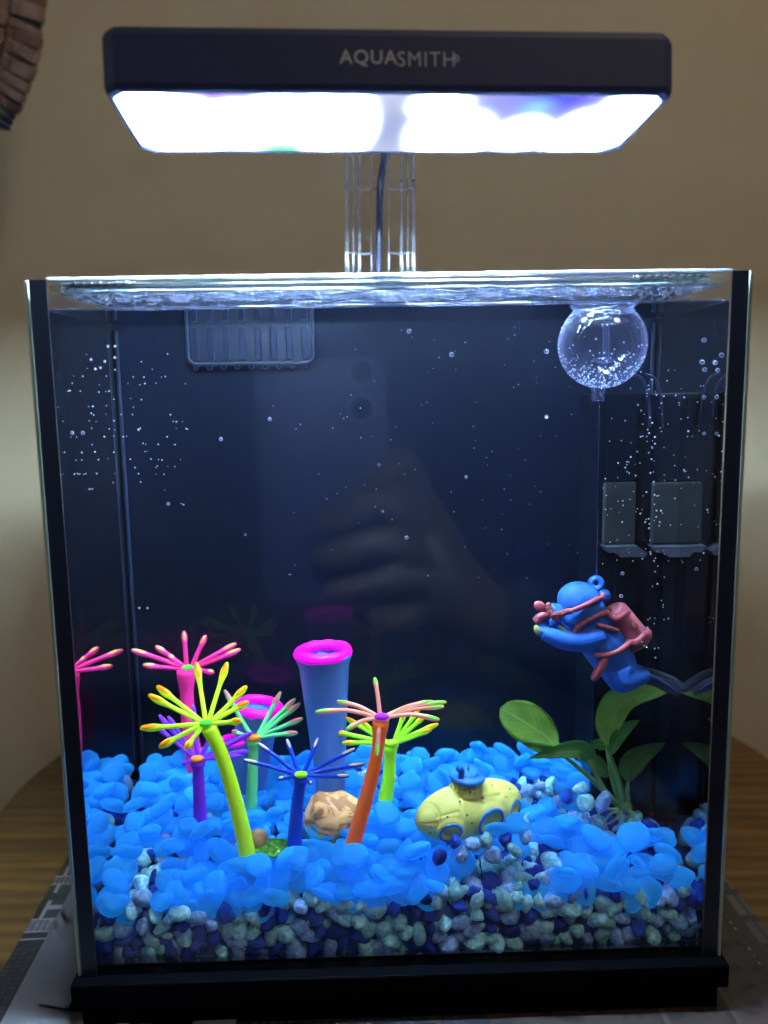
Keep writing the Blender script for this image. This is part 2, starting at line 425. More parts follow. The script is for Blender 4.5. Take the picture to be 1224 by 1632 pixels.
# ------------------------------------------------------------------ rattan hanging
RY = .30
rat = empty('rattan_hanging', at(10, 205, RY))
rm = [plain('rattan_%s' % k, c_, .55, var=.35, vscale=40, bump=.5, bscale=500) for k, c_ in (('pale', (.34, .20, .13)), ('tan', (.27, .155, .10)), ('brown', (.22, .11, .08)))]
dark = plain('dark_core', (.012, .011, .022), .8)
mp_ = mpp(RY)
for pts, rad in (([(30, -420), (56, -200), (52, -60), (46, 0), (40, 50), (30, 105), (12, 150), (-12, 185)], 25), ([(-20, -420), (4, -200), (0, -60), (-4, 0), (-8, 60), (-22, 110), (-40, 160)], 23)):
    path = spline([at(x, y, RY) for x, y in pts], 12)
    bm = bmesh.new(); tube(bm, path, rad * mp_ * .86, 12); obj('core', bm, dark, rat)
    i = 1.0
    while i < len(path) - 2:
        k0 = int(i); p = path[k0].lerp(path[k0 + 1], i - k0); t = (path[k0 + 1] - path[k0]).normalized()
        seglen = (path[k0 + 1] - path[k0]).length
        wd = random.uniform(13, 24) * mp_
        # an oblique closed band round the core
        tilt = Matrix.Rotation(.12 + random.uniform(-.1, .1), 3, 'Y') @ Matrix.Rotation(.25 + random.uniform(-.1, .1), 3, 'X')
        ax = tilt @ t; R1 = rad * mp_ * random.uniform(.93, 1.04)
        bm = bmesh.new()
        h = wd / 2 * .9
        lathe(bm, p, ax, [(R1 * .92, -h), (R1 * .985, -h * .985), (R1 * 1.005, -h * .8), (R1 * 1.01, h * .8), (R1 * .995, h * .985), (R1 * .92, h)], seg=20)
        obj('rattan_strip', bm, random.choice(rm), rat)
        i += wd / seglen * .98
cord = plain('blue_cord', (.012, .03, .075), .6, bump=.6, bscale=900)
for k in range(4):
    bm = bmesh.new(); torus(bm, at(7 - k * 4, 165 + k * 9, RY), at(-12, 190, RY) - at(12, 150, RY), 17 * mp_, 4.5 * mp_, 20, 8)
    obj('cord_wrap', bm, cord, rat)
bm = bmesh.new(); tube(bm, spline([at(14, 172, RY), at(6, 190, RY), at(-12, 210, RY)], 6), lambda t: (9 - 5 * t) * mp_, 10); obj('strand_end', bm, rm[1], rat)
tag(rat, 'woven rattan loop with dark blue cord, hanging at the top left corner', 'basket')

# ------------------------------------------------------------------ aquarium
glass = clear('tank_glass', .035)
black = plain('black_plastic', (.0006, .0009, .002), .7, spec=.02, var=.3, vscale=200)
blacksil = plain('black_silicone', (.003, .004, .010), .35)
edge_glass = plain('glass_cut_edge', (.30, .36, .28), .12)
tank = empty('aquarium', (0, .06, TABLE_Z + .003))
tag(tank, 'clear glass box aquarium with black base and black back compartment', 'aquarium')
boxo('front_pane', (-W2, 0, BZ), (W2, GT, TOP), glass, tank)
boxo('side_pane', (-W2, GT + .0002, BZ), (-XI, BACKY, TOP), glass, tank)
boxo('side_pane', (XI, GT + .0002, BZ), (W2, BACKY, TOP), glass, tank)
backm = plain('back_black', (.0016, .0046, .015), .5, spec=.16, var=.25, vscale=6)
boxo('back_wall', (-XI, DEP, BZ), (XI, DEP + .004, TOP - .0035), backm, tank)
boxo('rear_pane', (-XI, BACKY - .005, BZ), (XI, BACKY, TOP - .012), black, tank)
boxo('bottom_pane', (-XI, GT + .0002, BZ), (XI, BACKY - .0055, BZ + .0008), black, tank)
# black corner strips stuck behind the front pane and the pale cut edges of the side panes
for sx in (-1, 1):
    a, b = (-W2 + .0007, -XI + .0022) if sx < 0 else (XI - .0022, W2 - .0007)
    boxo('corner_strip', (a, -.0007, BZ), (b, -.0001, TOP + .0005), blacksil, tank)
    a, b = (-W2 - .0012, -W2 - .0001) if sx < 0 else (W2 + .0001, W2 + .0012)
    boxo('glass_edge', (a, -.0002, BZ), (b, .004, TOP + .0004), edge_glass, tank)
    # seams in the back corners
    x = sx * (XI - .002)
    bm = bmesh.new(); tube(bm, [Vector((x, DEP - .002, BZ)), Vector((x, DEP - .002, WL - .003))], .0009, 8); obj('corner_seam', bm, plain('seam', (.012, .018, .04), .5, spec=.1), tank)
# clear top rim strip
rimm = clear('rim_glass', .12, tint=(.9, .97, 1), rough=.05)
bm = bmesh.new(); box(bm, (-W2 + .007, -.0003, TOP + .0001), (W2 - .007, GT, TOP + .0014), .0003); obj('top_edge', bm, plain('polished_edge', (.45, .5, .6), .1), tank, smooth=False)
# base
boxo('base_lip', (-W2 - .0028, -.0062, BZ - .011), (W2 + .0028, BACKY + .004, BZ - .0002), black, tank, bevel=.001)
boxo('base_block', (-W2 + .001, -.0035, TABLE_Z + .002), (W2 - .001, BACKY, BZ - .0112), black, tank)
# overflow grille at the upper left of the back wall
GY = DEP - .003
gr_m = plain('clear_grey_plastic', (.008, .012, .030), .35, spec=.3)
p0 = at(297, 505, GY); p1 = at(500, 578, GY); x0, x1, z0, z1 = p0.x, p1.x, p1.z, p0.z
bm = bmesh.new()
def rr_loop(x0, x1, z0, z1, r, n=5):
    out = []
    for cx_, cz_, a0 in ((x1 - r, z1 - r, 0), (x0 + r, z1 - r, 90), (x0 + r, z0 + r, 180), (x1 - r, z0 + r, 270)):
        for k in range(n + 1):
            a = math.radians(a0 + 90 * k / n); out.append((cx_ + math.cos(a) * r, cz_ + math.sin(a) * r))
    return out
lp = [Vector((x, GY, z)) for x, z in rr_loop(x0, x1, z0, z1, .004)]
tube(bm, lp + [lp[0]], .0008, 8, cap=False); gf = obj('grille_frame', bm, plain('grille_frame_plastic', (.018, .026, .05), .35, spec=.3), tank)
boxo('grille_plate', (x0 + .001, GY + .0012, z0 + .001), (x1 - .001, GY + .0028, z1 - .001), plain('dark_slot', (.003, .006, .018), .4), gf)
for k in range(8):
    xx = x0 + (x1 - x0) * (k + .5) / 8
    boxo('grille_bar', (xx - .0018, GY - .0002, z0 + .002), (xx + .0012, GY + .001, z1 - .005), gr_m, gf, bevel=.0003)
for k in range(9):
    xx = x0 + (x1 - x0) * (k + .5) / 9
    bm = bmesh.new(); torus(bm, (xx, GY, z0 - .0016), (0, 1, 0), .0012, .0003, 14, 6); obj('drip_notch', bm, gr_m, gf)
# filter column block at the back right
BY = .052
fb = plain('filter_black', (.002, .004, .010), .25); fb2 = plain('filter_panel', (.024, .026, .030), .3, var=.3, vscale=30); fb3 = plain('filter_ledge', (.045, .050, .070), .4)
p0 = at(1000, 640, BY); p1 = at(1094, 1290, BY)
fbx = boxo('filter_box', (at(958, 700, BY).x, BY + .004, BZ + .004), (XI - .0008, DEP - .0001, at(1000, 628, BY).z), fb, tank, bevel=.0006)
for xa, xb in ((968, 1015), (1046, 1093)):
    ax, bx = at(xa, 750, BY).x, at(xb, 750, BY).x
    zt, zm, zl = at(xa, 628, BY).z, at(xa, 768, BY).z, at(xa, 868, BY).z
    boxo('filter_cover', (ax, BY + .001, zm), (bx, BY + .0038, zt), fb, fbx, bevel=.0004)
    boxo('filter_panel', (ax - .001, BY - .0005, zl), (bx, BY + .0037, zm - .0004), fb2, fbx, bevel=.0008)
    bm = bmesh.new()
    sh = [(ax - .002, zl - .0002), (bx, zl - .0002), (bx + .0045, zl - .0035), (bx + .0035, zl - .0052), (ax + .006, zl - .0052), (ax + .004, zl - .0030), (ax, zl - .0030)]
    prism(bm, [Vector((x, BY + .0036, z)) for x, z in sh], (0, -.0085, 0)); obj('filter_ledge', bm, fb3, fbx, smooth=False)
    boxo('filter_leg', (ax + .005, BY + .0005, BZ + .004), (bx + .002, BY + .0038, zl - .0056), fb, fbx, bevel=.0004)
bm = bmesh.new()
for dx in (0, 20):
    tube(bm, spline([at(1008 + dx, 596, BY), at(1024 + dx, 605, BY), at(1034 + dx, 635, BY), at(1036 + dx, 680, BY)], 6), .0006, 8)
obj('hose', bm, gr_m, fbx)

# lid
def droplets():
    m, nt, out = newmat('wet_lid')
    tc = N(nt, 'ShaderNodeTexCoord')
    vo = N(nt, 'ShaderNodeTexVoronoi', feature='SMOOTH_F1'); vo.inputs['Scale'].default_value = 520; L(nt, tc.outputs['Object'], vo.inputs['Vector'])
    no = N(nt, 'ShaderNodeTexNoise'); no.inputs['Scale'].default_value = 260; no.inputs['Detail'].default_value = 4; L(nt, tc.outputs['Object'], no.inputs['Vector'])
    ad = N(nt, 'ShaderNodeMath', operation='ADD'); L(nt, vo.outputs[0], ad.inputs[0]); L(nt, no.outputs['Fac'], ad.inputs[1])
    bp = N(nt, 'ShaderNodeBump'); bp.inputs['Strength'].default_value = 1; bp.inputs['Distance'].default_value = .0012; L(nt, ad.outputs[0], bp.inputs['Height'])
    g = N(nt, 'ShaderNodeBsdfGlossy'); g.inputs['Roughness'].default_value = .12; L(nt, bp.outputs[0], g.inputs['Normal'])
    tr = N(nt, 'ShaderNodeBsdfTranslucent'); tr.inputs[0].default_value = (.014, .017, .032, 1); L(nt, bp.outputs[0], tr.inputs['Normal'])
    t = N(nt, 'ShaderNodeBsdfTransparent')
    r = N(nt, 'ShaderNodeValToRGB'); r.color_ramp.elements[0].position = .44; r.color_ramp.elements[1].position = .62
    r.color_ramp.elements[0].color = (.02, .02, .02, 1); r.color_ramp.elements[1].color = (.75, .75, .75, 1)
    no2 = N(nt, 'ShaderNodeTexNoise'); no2.inputs['Scale'].default_value = 900; no2.inputs['Detail'].default_value = 3; L(nt, tc.outputs['Object'], no2.inputs['Vector']); L(nt, no2.outputs['Fac'], r.inputs[0])
    m1 = N(nt, 'ShaderNodeMixShader'); L(nt, r.outputs[0], m1.inputs[0]); L(nt, t.outputs[0], m1.inputs[1]); L(nt, tr.outputs[0], m1.inputs[2])
    m2 = N(nt, 'ShaderNodeMixShader'); m2.inputs[0].default_value = .05; L(nt, m1.outputs[0], m2.inputs[1]); L(nt, g.outputs[0], m2.inputs[2])
    L(nt, m2.outputs[0], out.inputs[0]); return m
LZ = at(612, 462, .007).z
lid = empty('lid', (0, .05, LZ))
tag(lid, 'clear acrylic lid with condensation underneath, set in the top of the aquarium', 'lid')
bm = bmesh.new(); n_ = 60
box(bm, (-XI + .003, .0075, LZ), (XI - .003, DEP - .002, LZ + .0006)); obj('wet_underside', bm, droplets(), lid, smooth=False)
rdrop = random.Random(11); bm = bmesh.new()
m, nt, out = newmat('water_drop'); lw = N(nt, 'ShaderNodeLayerWeight'); lw.inputs['Blend'].default_value = .5
t_ = N(nt, 'ShaderNodeBsdfTransparent'); t_.inputs[0].default_value = (.85, .9, 1, 1); d_ = N(nt, 'ShaderNodeBsdfTranslucent'); d_.inputs[0].default_value = (.05, .06, .09, 1); g_ = N(nt, 'ShaderNodeBsdfGlossy'); g_.inputs['Roughness'].default_value = .06
a1 = N(nt, 'ShaderNodeMixShader'); a1.inputs[0].default_value = .5; L(nt, t_.outputs[0], a1.inputs[1]); L(nt, d_.outputs[0], a1.inputs[2])
a2 = N(nt, 'ShaderNodeMixShader'); L(nt, lw.outputs['Facing'], a2.inputs[0]); L(nt, a1.outputs[0], a2.inputs[1]); L(nt, g_.outputs[0], a2.inputs[2])
mp_r = N(nt, 'ShaderNodeMath', operation='MULTIPLY'); L(nt, lw.outputs['Facing'], mp_r.inputs[0]); mp_r.inputs[1].default_value = .25; L(nt, mp_r.outputs[0], a2.inputs[0])
L(nt, a2.outputs[0], out.inputs[0])
for _ in range(1500):
    r = rdrop.uniform(.0005, .0013) * (.7 + .6 * rdrop.random())
    mtx = Matrix.Translation((rdrop.uniform(-XI + .006, XI - .006), rdrop.uniform(.009, DEP - .004), LZ - r * .1)) @ Matrix.Diagonal((r, r, r * .62, 1))
    bmesh.ops.create_icosphere(bm, subdivisions=1, radius=1, matrix=mtx)
o = obj('condensation_drops', bm, m, lid); o['kind'] = 'stuff'
bm = bmesh.new(); box(bm, (-XI + .001, .0065, LZ + .0008), (XI - .001, DEP + .004, LZ + .0040), .0005); obj('lid_plate', bm, clear('lid_acrylic', .08, tint=(.96, .98, 1)), lid, smooth=False)
band = N
def lid_edge():
    m, nt, out = newmat('lid_edge')
    tc = N(nt, 'ShaderNodeTexCoord'); mp = N(nt, 'ShaderNodeMapping'); mp.inputs['Scale'].default_value = (14, 1, 900); L(nt, tc.outputs['Object'], mp.inputs[0])
    no = N(nt, 'ShaderNodeTexNoise'); no.inputs['Scale'].default_value = 1; no.inputs['Detail'].default_value = 2; L(nt, mp.outputs[0], no.inputs['Vector'])
    r = N(nt, 'ShaderNodeValToRGB'); e = r.color_ramp.elements  # blue, violet and teal streaks: highlights of the clear edge put into its colour
    e[0].position = .35; e[0].color = (.10, .16, .34, 1); e[1].position = .68; e[1].color = (.62, .8, .95, 1)
    for pos, col in ((.47, (.25, .22, .50, 1)), (.56, (.30, .55, .58, 1))):
        x = r.color_ramp.elements.new(pos); x.color = col
    L(nt, no.outputs['Fac'], r.inputs[0])
    hs_ = N(nt, 'ShaderNodeHueSaturation'); hs_.inputs['Value'].default_value = .12; L(nt, r.outputs[0], hs_.inputs['Color'])
    tr = N(nt, 'ShaderNodeBsdfTranslucent'); L(nt, hs_.outputs[0], tr.inputs[0])
    di = N(nt, 'ShaderNodeBsdfDiffuse'); L(nt, hs_.outputs[0], di.inputs[0])
    g = N(nt, 'ShaderNodeBsdfGlossy'); g.inputs['Roughness'].default_value = .15
    a = N(nt, 'ShaderNodeMixShader'); a.inputs[0].default_value = .5; L(nt, tr.outputs[0], a.inputs[1]); L(nt, di.outputs[0], a.inputs[2])
    t = N(nt, 'ShaderNodeBsdfTransparent')
    c2 = N(nt, 'ShaderNodeMixShader'); c2.inputs[0].default_value = .45; L(nt, a.outputs[0], c2.inputs[1]); L(nt, t.outputs[0], c2.inputs[2])
    b = N(nt, 'ShaderNodeMixShader'); b.inputs[0].default_value = .2; L(nt, c2.outputs[0], b.inputs[1]); L(nt, g.outputs[0], b.inputs[2])
    L(nt, b.outputs[0], out.inputs[0]); return m
le = lid_edge()
xl = at(100, 455, .006).x; xr = at(1128, 455, .006).x
bm = bmesh.new(); tube(bm, [Vector((xl, .0062, LZ + .0022)), Vector((xr, .0062, LZ + .0022))], .0016, 12); obj('lid_front_bead', bm, le, lid)
bm = bmesh.new(); tube(bm, [Vector((xl - .004, .0066, LZ + .0003)), Vector((xr + .004, .0066, LZ + .0003))], .0005, 8); obj('lid_lower_lip', bm, le, lid)
bm = bmesh.new(); tube(bm, [Vector((xl, DEP, LZ + .004)), Vector((xr, DEP, LZ + .004))], .0016, 8); obj('lid_rear_bead', bm, le, lid)
fros = clear('frosted_grip', .35, tint=(.85, .97, 1), rough=.2, bump=1, bscale=700)
for xa, xb in ((98, 208), (1010, 1126)):
    a, b = at(xa, 457, .0045).x, at(xb, 457, .0045).x
    bm = bmesh.new(); box(bm, (a, .0052, LZ + .0004), (b, .0085, LZ + .0044), .0008)
    g = obj('lid_grip', bm, fros, lid, smooth=False)
    k = a + .001
    while k < b - .002:
        bm = bmesh.new(); tube(bm, spline([Vector((k, .0056, LZ + .0008)), Vector((k + .0016, .0046, LZ + .0026)), Vector((k + .0042, .0054, LZ + .0042))], 4), lambda t: .0007 * math.sin(math.pi * (.15 + .7 * t)), 6)
        obj('grip_rib', bm, le, g); k += .0033

# ------------------------------------------------------------------ water
wat = clear('water', .02, tint=(.97, .985, 1), tir=True)
wat2 = clear('water_surface', .02, tint=(.97, .985, 1), tir=True, t0=.70, t1=.82, rough=.03, bump=.15, bscale=120)
vs_ = wat.node_tree.nodes.new('ShaderNodeVolumePrincipled')
vs_.inputs['Color'].default_value = (.16, .34, 1.0, 1); vs_.inputs['Density'].default_value = .032; vs_.inputs['Anisotropy'].default_value = .2
wat.node_tree.links.new(vs_.outputs[0], [n for n in wat.node_tree.nodes if n.type == 'OUTPUT_MATERIAL'][0].inputs['Volume'])
wat3 = clear('water_front', .02, tint=(.97, .985, 1), tir=True, t0=.84, t1=.98)
wo = boxo('water', (-XI + .0003, GT + .0004, BZ + .0010), (XI - .0003, DEP - .0003, WL), wat)
wo.data.materials.append(wat2); wo.data.materials.append(wat3)
for p in wo.data.polygons:
    if p.normal.z > .5: p.material_index = 1
    if p.normal.y < -.5: p.material_index = 2
tag(wo, kind='structure')
# a thin bright meniscus line where the water meets the glass
men = clear('meniscus', .30, tint=(.8, .85, 1), rough=.1)
bm = bmesh.new()
tube(bm, [Vector((-XI + .0015, GT + .0012, WL)), Vector((XI - .0015, GT + .0012, WL))], .0006, 8)
tube(bm, [Vector((-XI + .001, GT + .003, WL)), Vector((-XI + .001, DEP - .003, WL))], .0006, 8)
tube(bm, [Vector((XI - .001, GT + .003, WL)), Vector((XI - .001, DEP - .003, WL))], .0006, 8)
mo = obj('meniscus', bm, men, wo)

# ------------------------------------------------------------------ lamp
FL = at(170, 143, -.034); FR = at(1070, 149, -.0245); RL = at(230, 240, .0230); RR = at(987, 244, .0327)
lx = (FR - FL).normalized(); ly = ((RL - FL) + (RR - FR)); ly = (ly - lx * ly.dot(lx)).normalized(); lz = lx.cross(ly).normalized()
Lw = (FR - FL).length; Ld = ((RL - FL).dot(ly) + (RR - FR).dot(ly)) / 2
LO = (FL + FR) / 2 + ly * (Ld / 2)
print('lamp', Lw, Ld, lx, ly, lz, FL, FR, RL, RR)
def LP(x, y, z): return LO + lx * x + ly * y + lz * z
hw, hd = Lw / 2 + .0015, Ld / 2 + .0011
LH = .0208
lamp = empty('aquarium_light', LP(0, 0, 0))
tag(lamp, 'black rectangular LED light with glowing white underside, above the aquarium', 'light')
def housing_mat():
    return plain('lamp_housing', (.020, .034, .13), .6, var=.15, vscale=300, bump=.15, bscale=2500)
def chamf(hw, hd, ch, n=3):
    pts = []
    for sx, sy in ((1, -1), (1, 1), (-1, 1), (-1, -1)):
        a = [(sx * hw, sy * (hd - ch)), (sx * (hw - ch), sy * hd)]
        if sx * sy > 0: pts += a
        else: pts += a[::-1]
    return pts
bm = bmesh.new()
levels = [(-.0006, .0014), (.0, .0006), (.0020, 0), (LH - .003, 0), (LH - .0008, .0006), (LH, .002)]
rings = []
for z, ins in levels:
    rings.append([bm.verts.new(LP(x, y, z)) for x, y in chamf(hw - ins, hd - ins, .0042)])
inner0 = [bm.verts.new(LP(x, y, -.0006)) for x, y in chamf(hw - .0022, hd - .0022, .0042)]
inner1 = [bm.verts.new(LP(x, y, .0012)) for x, y in chamf(hw - .0024, hd - .0024, .0042)]
def bridge(a, b):
    for i in range(len(a)):
        j = (i + 1) % len(a); bm.faces.new((a[i], a[j], b[j], b[i]))
for i in range(len(rings) - 1): bridge(rings[i], rings[i + 1])
bridge(inner0, rings[0]); bridge(inner1, inner0); bm.faces.new(rings[-1]); bm.faces.new(inner1[::-1])
hs = obj('housing', bm, housing_mat(), lamp, smooth=False)
# diffuser: LED spots shine through
def diff_mat():
    m, nt, out = newmat('led_diffuser')
    uv = N(nt, 'ShaderNodeUVMap'); uv.uv_map = 'uv'
    def spot(u, v, su, sv, amp):
        mp = N(nt, 'ShaderNodeVectorMath', operation='SUBTRACT'); L(nt, uv.outputs[0], mp.inputs[0]); mp.inputs[1].default_value = (u, v, 0)
        ms = N(nt, 'ShaderNodeVectorMath', operation='DIVIDE'); L(nt, mp.outputs[0], ms.inputs[0]); ms.inputs[1].default_value = (su, sv, 1)
        ln = N(nt, 'ShaderNodeVectorMath', operation='LENGTH'); L(nt, ms.outputs[0], ln.inputs[0])
        p = N(nt, 'ShaderNodeMath', operation='POWER'); L(nt, ln.outputs['Value'], p.inputs[0]); p.inputs[1].default_value = 2
        e = N(nt, 'ShaderNodeMath', operation='MULTIPLY'); L(nt, p.outputs[0], e.inputs[0]); e.inputs[1].default_value = -1
        x = N(nt, 'ShaderNodeMath', operation='EXPONENT'); L(nt, e.outputs[0], x.inputs[0])
        a = N(nt, 'ShaderNodeMath', operation='MULTIPLY'); L(nt, x.outputs[0], a.inputs[0]); a.inputs[1].default_value = amp
        return a.outputs[0]
    def add(a, b):
        n = N(nt, 'ShaderNodeMath', operation='ADD'); L(nt, a, n.inputs[0]); L(nt, b, n.inputs[1]); return n.outputs[0]
    # white LEDs; v=0 front edge, v=1 rear edge
    wsp = [(.065, .50, .030, .26, 1), (.12, .56, .032, .20, 1), (.215, .55, .028, .17, .8), (.30, .40, .026, .17, .9), (.375, .50, .026, .24, 1), (.425, .50, .022, .22, .9),
           (.585, .20, .024, .10, .7), (.60, .66, .026, .20, 1), (.655, .72, .024, .18, .7), (.765, .68, .024, .14, .8), (.875, .66, .024, .17, 1), (.935, .45, .024, .25, 1)]
    tot = None
    for q_ in wsp:
        t = spot(*q_); tot = t if tot is None else add(tot, t)
    base = N(nt, 'ShaderNodeRGB'); base.outputs[0].default_value = (.74, .80, 1.0, 1); acc = base.outputs[0]
    for (u, v, su, sv, a), c_ in (((.185, .0, .07, .20, 1.0), (.40, .12, 1.0)), ((.30, 1.0, .12, .16, 1.0), (.10, .9, .35)), ((.79, .05, .12, .38, 1.0), (.10, .09, .95)), ((.70, .15, .05, .25, .8), (.35, .38, 1.0)),
                              ((.755, 1.0, .08, .14, 1.0), (.50, .22, .9)), ((.505, .55, .06, .55, 1.0), (.42, .48, .78)), ((.765, .22, .03, .12, 1.0), (.35, .75, 1.0))):
        t = spot(u, v, su, sv, a)
        mx = N(nt, 'ShaderNodeMix', data_type='RGBA'); L(nt, t, mx.inputs[0]); L(nt, acc, mx.inputs[6]); mx.inputs[7].default_value = rgba(c_); acc = mx.outputs[2]
    col = N(nt, 'ShaderNodeVectorMath', operation='SCALE'); col.inputs[0].default_value = (.56 * LED, .79 * LED, 1.0 * LED); L(nt, tot, col.inputs['Scale'])
    ad = N(nt, 'ShaderNodeVectorMath', operation='ADD'); L(nt, acc, ad.inputs[0]); L(nt, col.outputs[0], ad.inputs[1]); acc = ad.outputs[0]
    em = N(nt, 'ShaderNodeEmission'); L(nt, acc, em.inputs[0]); em.inputs[1].default_value = 1
    L(nt, em.outputs[0], out.inputs[0])
    return m
LED = 1600.0
bm = bmesh.new(); uvl = bm.loops.layers.uv.new('uv')
pts = chamf(hw - .0023, hd - .0023, .006)
f = bm.faces.new([bm.verts.new(LP(x, y, -.0002)) for x, y in pts])
e_ = bmesh.ops.extrude_face_region(bm, geom=[f])
for v in [g for g in e_['geom'] if isinstance(g, bmesh.types.BMVert)]: v.co += lz * .0012
bm.normal_update()
for f in bm.faces:
    for lp_ in f.loops:
        d = lp_.vert.co - LO; lp_[uvl].uv = ((d.dot(lx) + hw) / (2 * hw), (d.dot(ly) + hd) / (2 * hd))
obj('diffuser', bm, diff_mat(), lamp, smooth=False)
# lettering on the front
def text_obj(txt, px0, px1, base_py, cap_px, bold, parent, dy=0):
    cu = bpy.data.curves.new('lettering', 'FONT'); cu.body = txt; cu.size = 1; cu.extrude = .01
    cu.offset = bold; cu.resolution_u = 4; cu.space_character = 1.12
    o = bpy.data.objects.new('t', cu); C.objects.link(o)
    dg = bpy.context.evaluated_depsgraph_get()
    me = bpy.data.meshes.new_from_object(o.evaluated_get(dg)); bpy.data.objects.remove(o)
    xs = [v.co.x for v in me.vertices]; ys = [v.co.y for v in me.vertices]
    x0, x1, y0, y1 = min(xs), max(xs), min(ys), max(ys)
    if txt != '\u00ae': y0, y1 = -bold, .73 + bold
    m_ = mpp(-.029)
    sx = (px1 - px0) * m_ / (x1 - x0); sy = cap_px * m_ / (y1 - y0)
    org = at(px0, base_py, -.029)
    u0 = (org - LO).dot(lx); w0 = (org - LO).dot(lz)
    for v in me.vertices:
        v.co = LP(u0 + (v.co.x - x0) * sx, -hd - .00005 + (-.00006 if v.co.z > 0 else .00004), w0 + (v.co.y - y0) * sy)
    me.name = 'lettering'; me.materials.append(LETT)
    return link('lettering', me, parent)
LETT = plain('silver_print', (.55, .55, .62), .4)
text_obj('AQUA', 541, 627, 105, 21, .012, hs)
text_obj('SMITH', 634, 719, 107, 22, -.006, hs)
text_obj('\u00ae', 721, 732, 98.5, 11, .01, hs)

# clear bracket and cable
acr = clear('bracket_acrylic', .05, tint=(.93, .95, .98)); 
m, nt, out = newmat('bracket_rib'); g_ = N(nt, 'ShaderNodeBsdfGlass'); g_.inputs['IOR'].default_value = 1.45; g_.inputs['Roughness'].default_value = .02
g_.inputs[0].default_value = (.95, .97, 1, 1); dd_ = N(nt, 'ShaderNodeBsdfDiffuse'); dd_.inputs[0].default_value = (.6, .65, .8, 1); mm_ = N(nt, 'ShaderNodeMixShader'); mm_.inputs[0].default_value = .22; L(nt, g_.outputs[0], mm_.inputs[1]); L(nt, dd_.outputs[0], mm_.inputs[2]); L(nt, mm_.outputs[0], out.inputs[0]); ribm = m
br = empty('light_bracket', at(606, 437, .14))
tag(br, 'clear moulded acrylic bracket holding the light over the back of the tank', 'bracket')
def bpath(pxs, off=0):
    return [at(x, y, Y + off) for x, y, Y in pxs]
prof = [(0, 160, .030), (0, 205, .085), (0, 245, .120), (0, 285, .132), (0, 300, .140), (0, 370, .140), (0, 392, .143), (0, 440, .143), (0, 560, .143)]
def bx(t, y):  # x of a rail in px at height y
    return t + (0 if y < 285 else (2 if y < 380 else -1))
bm = bmesh.new()
for side in (550, 662):
    pass
rowsL = [at(551, y, Y) for _, y, Y in prof]; rowsR = [at(662, y, Y) for _, y, Y in prof]
rowsL = spline(rowsL, 4); rowsR = spline(rowsR, 4)
vl = [bm.verts.new(p) for p in rowsL]; vr = [bm.verts.new(p) for p in rowsR]
fs = [bm.faces.new((vl[i], vr[i], vr[i + 1], vl[i + 1])) for i in range(len(vl) - 1)]
bmesh.ops.solidify(bm, geom=fs, thickness=.003)
obj('bracket_plate', bm, acr, br)
for x, r in ((553, 3.2), (563, 1.6), (573, 2.4), (592, 1.2), (620, 1.2), (640, 2.4), (650, 1.6), (659, 3.2)):
    bm = bmesh.new(); tube(bm, spline([at(x, y, Y - .0022) for _, y, Y in prof], 5), r * mpp(.14), 10); obj('bracket_rib', bm, ribm, br)
for y, Y in ((300, .138), (402, .141)):
    bm = bmesh.new(); tube(bm, [at(551, y, Y), at(580, y + 3, Y), at(600, y + 1, Y)], 1.8 * mpp(.14), 8); tube(bm, [at(618, y + 1, Y), at(640, y + 3, Y), at(662, y, Y)], 1.8 * mpp(.14), 8); obj('cross_rib', bm, ribm, br)
bm = bmesh.new(); tube(bm, spline([at(612, 165, .03), at(612, 215, .08), at(612, 250, .118), at(606, 300, .134), at(604, 380, .134), at(603, 440, .136), at(602, 600, .136)], 8), 5.2 * mpp(.135), 10)
tag(obj('light_cable', bm, plain('cable_black', (.02, .022, .05), .35)), 'black power cable running down the middle of the clear bracket', 'cable')

# ------------------------------------------------------------------ gravel bed
def sstep(a, b, x):
    t = max(0, min(1, (x - a) / (b - a))); return t * t * (3 - 2 * t)
ZF = at(612, 1440, .006).z; ZB = at(612, 1215, DEP - .004).z
print('bed', ZF, ZB)
XBOX = at(1010, 1200, BY).x; XL = at(958, 700, BY).x
def bed(x, y):
    t = sstep(0, 1, (y - .005) / (DEP - .005))
    t = .55 * t + .45 * (y - .005) / (DEP - .005)
    z = ZF + (ZB - ZF) * t
    z += .0022 * noise.noise(Vector((x * 28, y * 28, 3.3)))
    z -= .0035 * sstep(.01, -.11, x) * sstep(.05, .0, y) * .6          # a little lower at the left front
    # hollow in front of the filter box
    z -= .001 * sstep(XBOX - .012, XBOX + .012, x) * sstep(.02, BY, y)
    return z
gb = empty('gravel_bed', (0, .045, BZ + .0012))
tag(gb, 'bed of turquoise, white and royal blue gravel topped with frosted blue glass pebbles', 'gravel')
bm = bmesh.new(); nx, ny = 60, 24
gv = [[bm.verts.new((-XI + .0012 + (2 * XI - .0024) * i / nx, GT + .004 + (DEP - GT - .0055) * j / ny, bed(-XI + 2 * XI * i / nx, GT + .004 + (DEP - GT - .006) * j / ny) - .006)) for j in range(ny + 1)] for i in range(nx + 1)]
lo = [[bm.verts.new((v.co.x, v.co.y, BZ + .0015)) for v in col] for col in gv]
for i in range(nx):
    for j in range(ny):
        bm.faces.new((gv[i][j], gv[i + 1][j], gv[i + 1][j + 1], gv[i][j + 1]))
for i in range(nx):
    bm.faces.new((gv[i][0], lo[i][0], lo[i + 1][0], gv[i + 1][0])); bm.faces.new((gv[i][ny], gv[i + 1][ny], lo[i + 1][ny], lo[i][ny]))
for j in range(ny):
    bm.faces.new((gv[0][j], gv[0][j + 1], lo[0][j + 1], lo[0][j])); bm.faces.new((gv[nx][j], lo[nx][j], lo[nx][j + 1], gv[nx][j + 1]))
